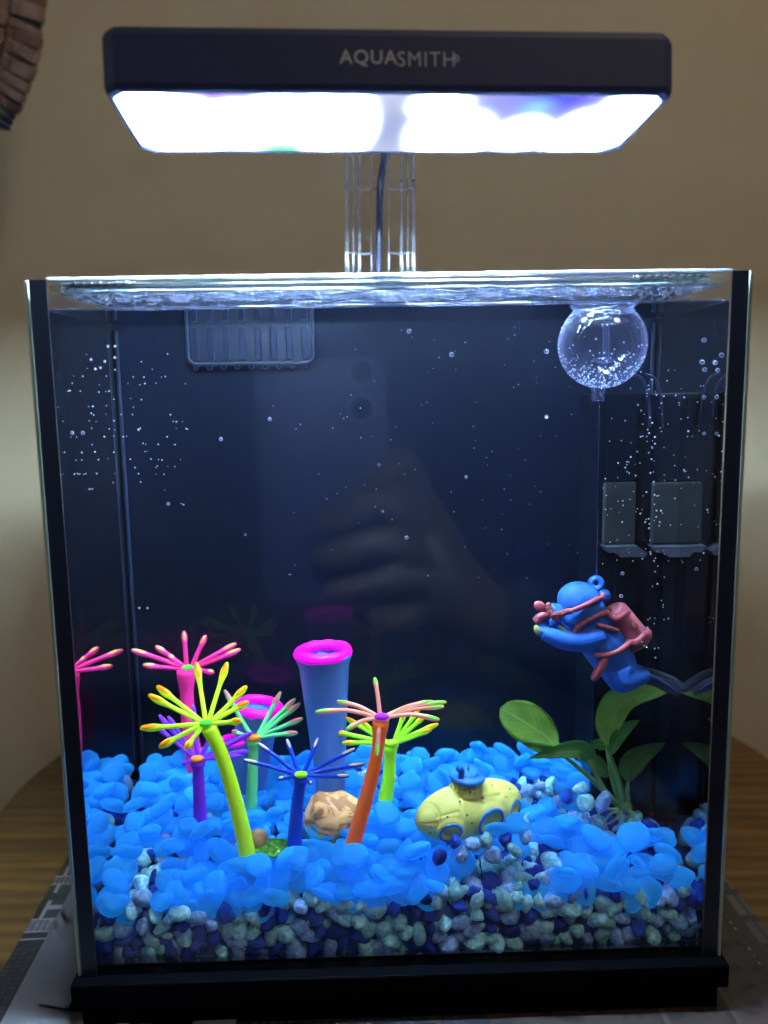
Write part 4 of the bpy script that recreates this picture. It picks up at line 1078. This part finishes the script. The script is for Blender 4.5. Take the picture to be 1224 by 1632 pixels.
ell(bm, pz, (1.6 * k, 1.2 * k, 3 * k)); obj('rivet', bm, subd, sub)

# ------------------------------------------------------------------ frog diver
FY = .036; k = mpp(FY)
frog = empty('frog_diver', at(950, 1010, FY)); tag(frog, 'blue frog scuba diver figurine with dull pink tank and black fins, hanging from a thread', 'figurine')
fblue = plain('frog_blue', (.025, .16, .72), .5, spec=.3, sss=.1, sssr=.001, var=.12, vscale=70, bump=.12, bscale=700); fpink = plain('frog_pink', (.50, .10, .13), .55, var=.25, vscale=120, bump=.2, bscale=600)
fblk = plain('frog_black', (.028, .032, .055), .45, bump=.3, bscale=500); fyel = plain('frog_finger', (.55, .62, .22), .5)
def Pk(x, y, d=0): return at(x, y, FY + d * k)
def tb(bm, pts, rs, seg=16):
    P = spline([Pk(*p) for p in pts], 8); n = len(rs) - 1
    def rf(u):
        i = min(int(u * n), n - 1); return k * (rs[i] + (rs[i + 1] - rs[i]) * (u * n - i))
    tube(bm, P, rf, seg)
bm = bmesh.new()
ell(bm, Pk(924, 956, 0), (37 * k, 33 * k, 30 * k), Matrix.Rotation(.15, 3, 'Y'), 28, 20)           # skull
ell(bm, Pk(928, 975, -2), (38 * k, 34 * k, 27 * k), Matrix.Rotation(.35, 3, 'Y').inverted(), 28, 20)  # jaw
ell(bm, Pk(883, 972, -4), (14 * k, 22 * k, 10 * k), None, 20, 14)                                   # muzzle
tb(bm, [(940, 985, 2), (958, 1020, 2), (980, 1055, 2), (990, 1078, 0)], [30, 38, 35, 27])               # trunk
tb(bm, [(955, 1012, -16), (925, 1021, -26), (895, 1019, -28), (866, 1009, -26)], [21, 18, 16, 11])             # near arm
tb(bm, [(866, 1009, -26), (862, 1000, -20), (872, 990, -12)], [10, 9, 7])                            # near hand
tb(bm, [(950, 1005, 22), (905, 1010, 30), (880, 990, 20)], [15, 13, 9])                                # far arm
tb(bm, [(985, 1068, -10), (992, 1082, -14), (1015, 1080, -12), (1032, 1076, -10)], [27, 24, 15, 11])          # near leg
tb(bm, [(988, 1062, 12), (1004, 1068, 16), (1030, 1072, 16)], [20, 15, 8])                                 # far leg
bodyme = baked(bm, 'frog_body', .00042, 5); bodyme.materials.append(fblue)
bo = link('body', bodyme, frog)
# eye knobs
bm = bmesh.new(); torus(bm, Pk(950, 930, -6), (CAM - Pk(950, 930)), 8.5 * k, 5.0 * k, 24, 12); obj('eye', bm, fblue, frog)
bm = bmesh.new(); ell(bm, Pk(950, 930, -3), (5.5 * k, 4 * k, 5.5 * k), None, 14, 10); obj('eye', bm, fblk, frog)
bm = bmesh.new(); ell(bm, Pk(962, 950, 34), (12 * k, 9 * k, 12 * k), None, 16, 10); obj('eye', bm, fblue, frog)
# mask and strap
def strap(name, pts, r, mat=fpink, flat=1.0):
    bm = bmesh.new(); tube(bm, spline([Pk(*p) for p in pts], 8), (lambda u: r * k * (1 + .12 * math.sin(u * 40))) if not callable(r) else r, 10, flat=flat); return obj(name, bm, mat, frog)
strap('mask_strap', [(963, 948, -26), (945, 958, -33), (920, 970, -37), (898, 977, -34), (880, 979, -27)], 4.2)
strap('mask_frame', [(874, 962, -22), (876, 974, -26), (884, 984, -27), (893, 983, -30)], 5)
strap('mask_frame', [(895, 979, -35), (903, 974, -36), (911, 975, -36)], 5)
bm = bmesh.new(); ell(bm, Pk(860, 966, -10), (10 * k, 9 * k, 8 * k), Matrix.Rotation(.5, 3, 'Y')); tube(bm, [Pk(860, 966, -10), Pk(874, 974, -12)], 5 * k, 10); obj('mask_lens', bm, fpink, frog)
bm = bmesh.new(); tube(bm, spline([Pk(855, 990, -22), Pk(860, 983, -22), Pk(872, 980, -20)], 5), lambda u: (7.5 - 2 * u) * k, 12); obj('mask_lens', bm, fpink, frog)
bm = bmesh.new(); ell(bm, Pk(856, 1004, -30), (5 * k, 5 * k, 9 * k), Matrix.Rotation(-.35, 3, 'Y')); obj('finger', bm, fyel, frog)
bm = bmesh.new(); tube(bm, [Pk(891, 998, -24), Pk(903, 1007, -27)], 3.2 * k, 8); obj('finger', bm, fyel, frog)
# harness, gauge
strap('harness', [(913, 1010, -30), (928, 994, -33), (948, 982, -31), (968, 976, -24)], 4.6)
strap('harness', [(948, 1044, -31), (968, 1043, -34), (988, 1036, -30), (1003, 1024, -22)], lambda u: (3.6 + 2.5 * u) * k)
strap('harness', [(952, 996, -30), (968, 1000, -32), (985, 1005, -26)], 3.4)
strap('gauge', [(967, 1048, -32), (958, 1062, -33), (950, 1076, -31), (945, 1083, -29)], lambda u: (4.5 + 3.2 * math.sin(u * 3.1)) * k)
# air tank on the back
A1 = Pk(976, 972, 4); A2 = Pk(1018, 1022, 4); dA = (A2 - A1); hA = dA.length
fa = plain('tank_pink', (.42, .075, .095), .5, var=.25, vscale=120, bump=.2, bscale=500)
bm = bmesh.new(); lathe(bm, A1, dA, [(.0001, -6 * k), (10 * k, -5 * k), (19 * k, 0), (23 * k, 5 * k), (23 * k, hA - 10 * k), (26 * k, hA - 8 * k), (27 * k, hA - 2 * k), (24 * k, hA + 3 * k), (.0001, hA + 4 * k)], 32); at_ = obj('air_tank', bm, fa, frog)
bm = bmesh.new(); tube(bm, spline([Pk(966, 976, -18), Pk(980, 986, -24), Pk(994, 980, -18), Pk(1001, 975, -4)], 6), 5 * k, 10); obj('tank_band', bm, fa, at_)
bm = bmesh.new(); tube(bm, spline([Pk(1000, 1024, -14), Pk(1014, 1024, -22), Pk(1028, 1012, -14), Pk(1031, 1012, 4)], 6), 6 * k, 10); obj('tank_band', bm, fa, at_)
bm = bmesh.new(); ell(bm, Pk(980, 967, 2), (7 * k, 6 * k, 6 * k)); tube(bm, [Pk(966, 972, -4), Pk(984, 970, 2)], 5 * k, 10); obj('valve', bm, fa, at_)
bm = bmesh.new(); torus(bm, Pk(1012, 996, -20), (CAM - Pk(1012, 996)), 4 * k, 1 * k, 16, 6); obj('valve', bm, fpink, at_)
# fins
def fin(pts, ws, th=4.2):
    bm = bmesh.new(); P = spline([Pk(*p) for p in pts], 6); n = len(P); nw = len(ws) - 1
    rings = []
    for i, p in enumerate(P):
        u = i / (n - 1); j = min(int(u * nw), nw - 1); w_ = ws[j] + (ws[j + 1] - ws[j]) * (u * nw - j)
        t = (P[min(i + 1, n - 1)] - P[max(i - 1, 0)]).normalized(); a = t.cross((CAM - p).normalized()).normalized(); b = t.cross(a)
        ring = []
        for q_ in range(14):
            an = q_ / 14 * 2 * math.pi; rib = 1 + .12 * math.cos(an * 5)
            ring.append(bm.verts.new(p + a * math.cos(an) * w_ * k + b * math.sin(an) * th * k * rib))
        rings.append(ring)
    for i in range(n - 1):
        for q_ in range(14): bm.faces.new((rings[i][q_], rings[i][(q_ + 1) % 14], rings[i + 1][(q_ + 1) % 14], rings[i + 1][q_]))
    bm.faces.new(rings[0]); bm.faces.new(rings[-1]); obj('fin', bm, fblk, frog)
fin([(1018, 1080, -12), (1040, 1084, -14), (1062, 1093, -12), (1082, 1104, -8)], [8, 9, 10, 7])
fin([(1024, 1070, 8), (1048, 1077, 8), (1072, 1088, 4), (1093, 1099, 0)], [8, 9, 10, 6])
bm = bmesh.new(); tube(bm, spline([Pk(1020, 1074, -18), Pk(1042, 1079, -20), Pk(1062, 1090, -18), Pk(1076, 1100, -15)], 6), lambda u: (2.6 - 1.4 * u) * k, 8); obj('fin_edge', bm, plain('fin_blue', (.03, .07, .30), .45), frog)

# floating glass bulb and thread
BYY = .020; k = mpp(BYY)
bulb = empty('floating_bulb', at(957, 640, BYY)); tag(bulb, 'clear glass floating bulb dotted with air bubbles, at the water surface on the right', 'float')
m, nt, out = newmat('bulb_glass'); fr, fc = facing_fresnel(nt, .05)
pw = N(nt, 'ShaderNodeMath', operation='POWER'); L(nt, fc, pw.inputs[0]); pw.inputs[1].default_value = 3.0
ad = N(nt, 'ShaderNodeMath', operation='MULTIPLY_ADD'); L(nt, pw.outputs[0], ad.inputs[0]); ad.inputs[1].default_value = .40; ad.inputs[2].default_value = .035
di = N(nt, 'ShaderNodeBsdfDiffuse'); di.inputs[0].default_value = (.30, .33, .60, 1)
gl = N(nt, 'ShaderNodeBsdfGlossy'); gl.inputs['Roughness'].default_value = .03
tr = N(nt, 'ShaderNodeBsdfTransparent'); tr.inputs[0].default_value = (.93, .93, .96, 1)
m1 = N(nt, 'ShaderNodeMixShader'); L(nt, fr, m1.inputs[0]); L(nt, tr.outputs[0], m1.inputs[1]); L(nt, gl.outputs[0], m1.inputs[2])
m2 = N(nt, 'ShaderNodeMixShader'); L(nt, ad.outputs[0], m2.inputs[0]); L(nt, m1.outputs[0], m2.inputs[1]); L(nt, di.outputs[0], m2.inputs[2])
L(nt, m2.outputs[0], out.inputs[0]); bglass = m
Bc = at(960, 549, BYY); br_ = 69 * k
prof_ = []
for i in range(0, 25):
    a = math.radians(-90 + 3 + i * (90 + 48 - 3) / 24); prof_.append((br_ * math.cos(a), br_ * math.sin(a)))
prof_ += [(.66 * br_, .80 * br_), (.74 * br_, .86 * br_), (.80 * br_, .93 * br_), (.80 * br_, .95 * br_)]
bm = bmesh.new(); lathe(bm, Bc, (0, 0, 1), prof_, 56); obj('glass_bulb', bm, bglass, bulb)
bm = bmesh.new(); torus(bm, Bc + Vector((0, 0, br_ * .73)), (0, 0, 1), br_ * .67, .0006, 48, 8); obj('neck_ring', bm, bglass, bulb)
# inner water disc and tube
bm = bmesh.new(); ell(bm, Bc + Vector((0, 0, br_ * .50)), (br_ * .56, br_ * .56, br_ * .10), None, 32, 8); obj('inner_disc', bm, clear('inner_water', .16, tint=(.78, .80, .95), rough=.25), bulb)
bm = bmesh.new(); tube(bm, spline([at(965, 500, BYY), at(966, 560, BYY), at(962, 578, BYY), at(952, 608, BYY), at(953, 636, BYY)], 8), 5 * k, 14, cap=False); obj('inner_tube', bm, bglass, bulb)
bm = bmesh.new(); ell(bm, at(962, 574, BYY), (17 * k, 17 * k, 5 * k), None, 24, 8); obj('tube_base', bm, bglass, bulb)
bm = bmesh.new(); lathe(bm, at(953, 640, BYY), (0, 0, 1), [(.0001, 0), (8 * k, .5 * k), (10 * k, 2 * k), (9 * k, 14 * k), (10.5 * k, 15 * k), (10.5 * k, 27 * k), (12 * k, 30 * k)], 24); obj('nozzle', bm, bglass, bulb)
bub = clear('air_bubble', .45, rough=.05)
m, nt, out = newmat('bubble_skin'); lw = N(nt, 'ShaderNodeLayerWeight'); lw.inputs['Blend'].default_value = .5
mr = N(nt, 'ShaderNodeMapRange'); L(nt, lw.outputs['Facing'], mr.inputs[0]); mr.inputs[3].default_value = .22; mr.inputs[4].default_value = .75
t_ = N(nt, 'ShaderNodeBsdfTransparent'); d_ = N(nt, 'ShaderNodeBsdfPrincipled'); d_.inputs['Base Color'].default_value = (.55, .62, .85, 1); d_.inputs['Roughness'].default_value = .08
mm_ = N(nt, 'ShaderNodeMixShader'); L(nt, mr.outputs[0], mm_.inputs[0]); L(nt, t_.outputs[0], mm_.inputs[1]); L(nt, d_.outputs[0], mm_.inputs[2]); L(nt, mm_.outputs[0], out.inputs[0]); bubm = m
specb = plain('cling_white', (.6, .65, .8), .2)
bm = bmesh.new(); rnd = random.Random(5)
for _ in range(300):
    a = rnd.uniform(0, 6.28); z = -1 + abs(rnd.gauss(0, .42)); 
    if z > .25 or z < -.985: continue
    q_ = math.sqrt(max(0, 1 - z * z)); p = Bc + Vector((math.cos(a) * q_, math.sin(a) * q_, z)) * br_ * .985
    bmesh.ops.create_icosphere(bm, subdivisions=1, radius=rnd.uniform(.7, 1.4) * k, matrix=Matrix.Translation(p))
o = obj('clinging_bubbles', bm, specb, bulb); o['kind'] = 'stuff'
bm = bmesh.new(); tube(bm, [at(955, 640, BYY), Pk(951, 921, -6)], .00010, 6)
tag(obj('thread', bm, clear('nylon', .4, tint=(.7, .7, .8), rough=.2)), 'thin clear thread from the glass bulb down to the frog', 'thread')

# ------------------------------------------------------------------ plant
PY = .048; k = mpp(PY)
plant = empty('aquarium_plant', at(990, 1300, PY)); tag(plant, 'broad leaved green water plant with pale roots, on the right of the gravel', 'plant')
def leafmat(name, c1, c2, ribc):
    m, nt, out = newmat(name)
    b = N(nt, 'ShaderNodeBsdfPrincipled'); b.inputs['Roughness'].default_value = .45
    uv = N(nt, 'ShaderNodeUVMap'); uv.uv_map = 'uv'; sep = N(nt, 'ShaderNodeSeparateXYZ'); L(nt, uv.outputs[0], sep.inputs[0])
    ab = N(nt, 'ShaderNodeMath', operation='ABSOLUTE'); L(nt, sep.outputs[0], ab.inputs[0])
    # side veins sweep forward from the midrib
    sm = N(nt, 'ShaderNodeMath', operation='MULTIPLY_ADD'); L(nt, ab.outputs[0], sm.inputs[0]); sm.inputs[1].default_value = -.35; L(nt, sep.outputs[1], sm.inputs[2])
    fr_ = N(nt, 'ShaderNodeMath', operation='MULTIPLY'); L(nt, sm.outputs[0], fr_.inputs[0]); fr_.inputs[1].default_value = 60
    sn = N(nt, 'ShaderNodeMath', operation='SINE'); L(nt, fr_.outputs[0], sn.inputs[0])
    tc = N(nt, 'ShaderNodeTexCoord'); n = N(nt, 'ShaderNodeTexNoise'); n.inputs['Scale'].default_value = 130; n.inputs['Detail'].default_value = 5; L(nt, tc.outputs['Object'], n.inputs['Vector'])
    ad = N(nt, 'ShaderNodeMath', operation='MULTIPLY_ADD'); L(nt, sn.outputs[0], ad.inputs[0]); ad.inputs[1].default_value = .02; L(nt, n.outputs['Fac'], ad.inputs[2])
    r = N(nt, 'ShaderNodeValToRGB'); r.color_ramp.elements[0].position = .35; r.color_ramp.elements[1].position = .65
    r.color_ramp.elements[0].color = rgba(c1); r.color_ramp.elements[1].color = rgba(c2); L(nt, ad.outputs[0], r.inputs[0])
    lt = N(nt, 'ShaderNodeMath', operation='LESS_THAN'); L(nt, ab.outputs[0], lt.inputs[0]); lt.inputs[1].default_value = .045
    mx = N(nt, 'ShaderNodeMix', data_type='RGBA'); L(nt, lt.outputs[0], mx.inputs[0]); L(nt, r.outputs[0], mx.inputs[6]); mx.inputs[7].default_value = rgba(ribc)
    L(nt, mx.outputs[2], b.inputs['Base Color'])
    bp = N(nt, 'ShaderNodeBump'); bp.inputs['Strength'].default_value = .12; bp.inputs['Distance'].default_value = .0004; L(nt, sn.outputs[0], bp.inputs['Height']); L(nt, bp.outputs[0], b.inputs['Normal'])
    tr = N(nt, 'ShaderNodeBsdfTranslucent'); L(nt, mx.outputs[2], tr.inputs[0])
    ms = N(nt, 'ShaderNodeMixShader'); ms.inputs[0].default_value = .35; L(nt, b.outputs[0], ms.inputs[1]); L(nt, tr.outputs[0], ms.inputs[2])
    L(nt, ms.outputs[0], out.inputs[0]); return m
lA = leafmat('leaf_light', (.27, .48, .08), (.42, .62, .13), (.50, .66, .20)); lB = leafmat('leaf_dark', (.09, .26, .06), (.17, .38, .09), (.27, .46, .14))
stm = plain('leaf_stalk', (.17, .32, .07), .45, var=.3, vscale=80)
def leaf(pts, ws, mat, wl=1.0, wr=1.0, cup=.25, blunt=.75, shape=None, twist=0.0, side=None):
    """pts: midrib (px, px, depth offset in px); ws: largest half width in px; wl / wr scale the two halves"""
    P = spline([Pl(*p) for p in pts], 8); n = len(P); nw = 8
    bm = bmesh.new(); uvl = bm.loops.layers.uv.new('uv'); rows = []
    for i, p in enumerate(P):
        u = i / (n - 1)
        w_ = (math.sin(math.pi * min(1, max(.0, u)) ** (shape or .8)) ** blunt) * ws * k if 0 < u < 1 else .0002
        w_ = max(w_, .00015)
        t = (P[min(i + 1, n - 1)] - P[max(i - 1, 0)]).normalized(); vw = (CAM - p).normalized()
        vw = side.normalized() if side is not None else vw
        a = t.cross(vw).normalized(); b = a.cross(t).normalized()
        a2 = a * math.cos(twist) + b * math.sin(twist); b2 = b * math.cos(twist) - a * math.sin(twist)
        row = []
        for j in range(nw + 1):
            q_ = -1 + 2 * j / nw; sc_ = wl if q_ < 0 else wr
            wav = .06 * math.sin(u * 14 + q_ * 2) * abs(q_)
            row.append((bm.verts.new(p + a2 * q_ * w_ * sc_ + b2 * (cup * q_ * q_ + wav) * w_), q_, u))
        rows.append(row)
    for i in range(n - 1):
        for j in range(nw):
            qd = [rows[i][j], rows[i][j + 1], rows[i + 1][j + 1], rows[i + 1][j]]
            f = bm.faces.new([x[0] for x in qd])
            for lp_, x in zip(f.loops, qd): lp_[uvl].uv = (x[1], x[2])
    bmesh.ops.solidify(bm, geom=bm.faces[:], thickness=.00025)
    return obj('leaf', bm, mat, plant)
def Pl(x, y, d=0): return at(x, y, PY + d * k)
def stalk(pts, r0_, r1_):
    bm = bmesh.new(); tube(bm, spline([Pl(*p) for p in pts], 8), lambda u: k * (r0_ + (r1_ - r0_) * u), 10); return obj('stalk', bm, stm, plant)
leaf([(889, 1194, -8), (868, 1172, 4), (835, 1150, 10), (797, 1128, 12)], 35, lA, .95, 1.0, shape=1.5, cup=.15, blunt=.5)
leaf([(890, 1195, -10), (865, 1190, -14), (832, 1184, -12)], 12, lB, 1.0, .6, cup=.3, twist=.4)
leaf([(940, 1212, -10), (925, 1198, -16), (890, 1200, -20), (842, 1209, -22)], 20, lB, .55, 1.0, shape=.62, twist=.2)
leaf([(969, 1192, 2), (975, 1150, 6), (1000, 1115, 8), (1066, 1102, 2)], 30, lA, 1.0, .62, shape=.95, cup=.2)
leaf([(972, 1204, -6), (985, 1178, -8), (1000, 1160, -6), (1019, 1148, -2)], 12, lB, 1.0, .9, twist=.3)
leaf([(1001, 1246, -6), (1003, 1222, -8), (1020, 1204, -8), (1060, 1184, -4)], 21, lB, .85, 1.0, shape=.85, cup=.2)
leaf([(967, 1192, 12), (955, 1186, 14), (938, 1190, 14)], 10, lB)
leaf([(970, 1238, 6), (955, 1222, 8), (942, 1208, 8), (936, 1198, 6)], 17, lB, .8, .8)
stalk([(992, 1285, 0), (978, 1245, 0), (969, 1192, 2)], 6, 4.5)
stalk([(994, 1285, -4), (985, 1240, -5), (972, 1204, -6)], 6, 3.5)
stalk([(988, 1286, -2), (962, 1258, -6), (940, 1212, -10)], 6, 4)
stalk([(986, 1284, 2), (950, 1248, -2), (920, 1222, -4), (889, 1196, -8)], 5.5, 3)
stalk([(1000, 1284, -4), (1000, 1262, -5), (1001, 1246, -6)], 5.5, 3)
bm = bmesh.new(); ell(bm, Pl(994, 1286, -4), (15 * k, 12 * k, 12 * k)); obj('root_crown', bm, stm, plant)
rootm = plain('pale_root', (.40, .46, .18), .5, var=.3, vscale=100)
for pts in ([(985, 1290, -10), (965, 1290, -22), (948, 1305, -28), (952, 1322, -32)], [(992, 1292, -12), (978, 1308, -26), (962, 1316, -30)], [(1002, 1288, -12), (1008, 1302, -24), (990, 1318, -32), (984, 1330, -34)],
            [(998, 1292, -12), (1012, 1296, -22), (1004, 1312, -30)], [(985, 1292, -12), (970, 1300, -24), (955, 1328, -34)]):
    bm = bmesh.new(); tube(bm, spline([Pl(*p) for p in pts], 7), lambda u: k * (2.6 - 1.6 * u), 8); obj('root', bm, rootm, plant)

specm = plain('speck_white', (.85, .88, .95), .3)
# ------------------------------------------------------------------ air bubbles in the water
rnd = random.Random(21)
bigs = [(652, 528, 3.6), (720, 565, 3.8), (871, 560, 4), (1122, 542, 4), (1119, 577, 4), (1140, 578, 4), (1144, 590, 3.6), (1150, 566, 4), (1123, 589, 3.6), (871, 664, 3.0), (1122, 633, 3.2), (1142, 633, 3.2), (1122, 691, 2.8), (1142, 691, 2.8), (430, 668, 3), (352, 700, 3), (604, 741, 2.4), (648, 857, 3.2), (743, 760, 2.8), (268, 803, 2.8), (115, 690, 3), (132, 690, 3), (391, 852, 2), (990, 950, 3), (992, 914, 3), (1110, 907, 3), (610, 815, 2)]
BL = {(652, 528): 'small round air bubble high in the middle of the tank, the uppermost one there',
 (720, 565): 'small round air bubble just right of the uppermost middle one', (871, 560): 'single air bubble just left of the floating glass bulb',
 (1122, 542): 'topmost of the air bubbles at the right edge, right of the glass bulb', (1119, 577): 'leftmost bubble of the tight cluster near the top right edge',
 (1140, 578): 'bubble between its neighbours in the tight cluster near the top right edge', (1144, 590): 'lowest and rightmost bubble of the cluster near the top right edge',
 (1150, 566): 'bubble closest to the black corner strip, near the top right edge', (1123, 589): 'lower left bubble of the cluster near the top right edge',
 (871, 664): 'single air bubble below and left of the glass bulb nozzle', (1122, 633): 'left bubble of the upper side by side pair at the right edge',
 (1142, 633): 'right bubble of the upper side by side pair at the right edge', (1122, 691): 'left bubble of the lower side by side pair at the right edge',
 (1142, 691): 'right bubble of the lower side by side pair at the right edge', (430, 668): 'air bubble below and right of the slotted grille',
 (352, 700): 'air bubble far below the middle of the slotted grille', (604, 741): 'air bubble over the reflected finger tip in the tank centre',
 (648, 857): 'bright bubble low in the middle, over the reflected hand', (743, 760): 'air bubble right of the reflected hand at its height',
 (268, 803): 'lowest air bubble in the left third of the tank', (115, 690): 'left bubble of the pair beside the left corner strip',
 (132, 690): 'right bubble of the pair beside the left corner strip', (391, 852): 'tiny bubble at mid height, left of the reflected hand',
 (990, 950): 'air bubble just right of the frog eye', (992, 914): 'air bubble above and right of the frog head', (1110, 907): 'air bubble at the right edge at the height of the frog head',
 (610, 815): 'small bubble between the other two over the reflected hand'}
for x, y, r in bigs:
    Y = .0058
    bm = bmesh.new(); bmesh.ops.create_icosphere(bm, subdivisions=2, radius=r * mpp(Y), matrix=Matrix.Translation(at(x, y, Y + .0006)))
    t = 'air bubble clinging inside the front glass'
    where = 'near the glass bulb and right edge' if x > 840 else ('over the left half' if x < 500 else 'in the middle of the tank')
    tag(obj('air_bubble', bm, bubm), BL[(x, y)], 'bubble', 'air bubbles ' + where)
bm = bmesh.new()
def speck(x, y, r, Y):
    bmesh.ops.create_icosphere(bm, subdivisions=1, radius=r * mpp(Y), matrix=Matrix.Translation(at(x, y, Y)))
for _ in range(110):
    x, y = rnd.uniform(110, 300), rnd.gauss(690, 70)
    if 560 < y < 820: speck(x, round(y / 12) * 12 + rnd.uniform(-1.5, 1.5), rnd.uniform(.5, 1.3), rnd.uniform(.008, .03))
for _ in range(90):
    x = rnd.uniform(420, 930); y = rnd.uniform(520, 930); speck(x, y, rnd.uniform(.4, .8), rnd.uniform(.008, .03))
for _ in range(120):
    x = rnd.uniform(960, 1120); y = rnd.uniform(590, 900)
    speck(x, y, rnd.uniform(.5, 1.4), rnd.uniform(.008, .045))
for _ in range(60):
    speck(rnd.gauss(1040, 10), rnd.uniform(640, 1060), rnd.uniform(.8, 1.7), rnd.uniform(.01, .045))
for xx, yy in ((183, 582), (167, 588), (160, 598), (152, 600), (145, 585), (172, 564), (183, 564), (222, 981), (235, 981)): speck(xx, yy - 12, 2.1, .008)
o = obj('bubble_specks', bm, specm); tag(o, 'tiny air bubbles scattered through the water and on the glass', 'bubbles', kind='stuff')
# ------------------------------------------------------------------ the photographer's hand and phone, seen mirrored in the front glass
RYY = .338                        # depth of the mirror image; the thing itself stands at -RYY
def mirror(x, y, d=0):
    """the point whose reflection in the front glass shows at that pixel; d = nearer to the glass, in pixels"""
    m_ = mpp(RYY); p = at(x, y, RYY - d * m_); return Vector((p.x, -p.y, p.z))
km = mpp(RYY)
phone = empty('phone', mirror(512, 960)); tag(phone, 'phone in a pale case, held upright before the glass and mirrored in it', 'phone')
pcs = [mirror(414, 572), mirror(616, 572), mirror(612, 962), mirror(418, 962)]
casem = plain('phone_case', (.032, .032, .07), .5, col2=(.018, .022, .075), vscale=60)
bm = bmesh.new(); xs = [p.x for p in pcs]; zs = [p.z for p in pcs]
lens_c = CAM
def rrl(x0, x1, z0, z1, r, Y): return [Vector((x, Y, z)) for x, z in rr_loop(x0, x1, z0, z1, r)]
yb = min(p.y for p in pcs) - .004
prism(bm, rrl(min(xs), max(xs), min(zs), max(zs), .012, yb), (0, -.009, 0)); obj('phone_body', bm, casem, phone, smooth=False)
for (x, y) in ((576, 592), (576, 652)):
    c0 = mirror(x, y); bm = bmesh.new(); torus(bm, Vector((c0.x, yb + .0006, c0.z)), (0, 1, 0), 21 * km, 3 * km, 28, 8); rg = obj('lens_ring', bm, plain('lens_metal', (.06, .07, .12), .3), phone)
    bm = bmesh.new(); lathe(bm, Vector((c0.x, yb + .0001, c0.z)), (0, 1, 0), [(18 * km, .0002), (.0001, .0002)], 24); obj('lens', bm, plain('lens_dark', (.004, .004, .008), .2), rg)
skin = plain('skin', (.075, .05, .04), .55, var=.15, vscale=40, sss=.1, sssr=.004)
hand = empty('person', mirror(760, 1000)); tag(hand, 'hand and dark sleeved forearm gripping the phone, mirrored in the front glass', 'person')
bm = bmesh.new()
def mt(pts, rs):
    P = spline([mirror(*p) for p in pts], 8); n = len(rs) - 1
    def rf(u):
        i_ = min(int(u * n), n - 1); return km * (rs[i_] + (rs[i_ + 1] - rs[i_]) * (u * n - i_))
    tube(bm, P, rf, 14)
mt([(600, 765, 26), (628, 742, 30), (652, 752, 20), (668, 810, 8)], [19, 25, 27, 28])
mt([(512, 842, 24), (560, 815, 36), (620, 800, 34), (680, 840, 12)], [22, 28, 30, 32])
mt([(508, 893, 24), (560, 880, 38), (620, 868, 36), (690, 890, 12)], [22, 29, 31, 33])
mt([(528, 945, 22), (580, 938, 34), (630, 925, 32), (700, 930, 12)], [20, 26, 28, 32])
mt([(590, 985, 10), (640, 985, 16), (690, 965, 14), (730, 940, 8)], [16, 24, 28, 34])
mt([(668, 790, 4), (690, 860, 0), (715, 930, 0), (770, 980, -2), (850, 1000, -4)], [26, 46, 60, 56, 54])
mt([(560, 700, -26), (600, 740, -28), (650, 800, -22), (690, 860, -10)], [14, 20, 24, 34])
hm = baked(bm, 'hand', .0012, 4); hm.materials.append(skin); link('hand', hm, hand)
bm = bmesh.new()
P = spline([mirror(800, 990, -4), mirror(900, 1010, -10), mirror(1040, 1080, -40), mirror(1200, 1250, -120)], 8)
tube(bm, P, lambda u: km * (66 + 60 * u + 3 * math.sin(u * 60)), 24); obj('sleeve', bm, plain('dark_sleeve', (.008, .010, .022), .9), hand)
print('objects', len(bpy.data.objects))
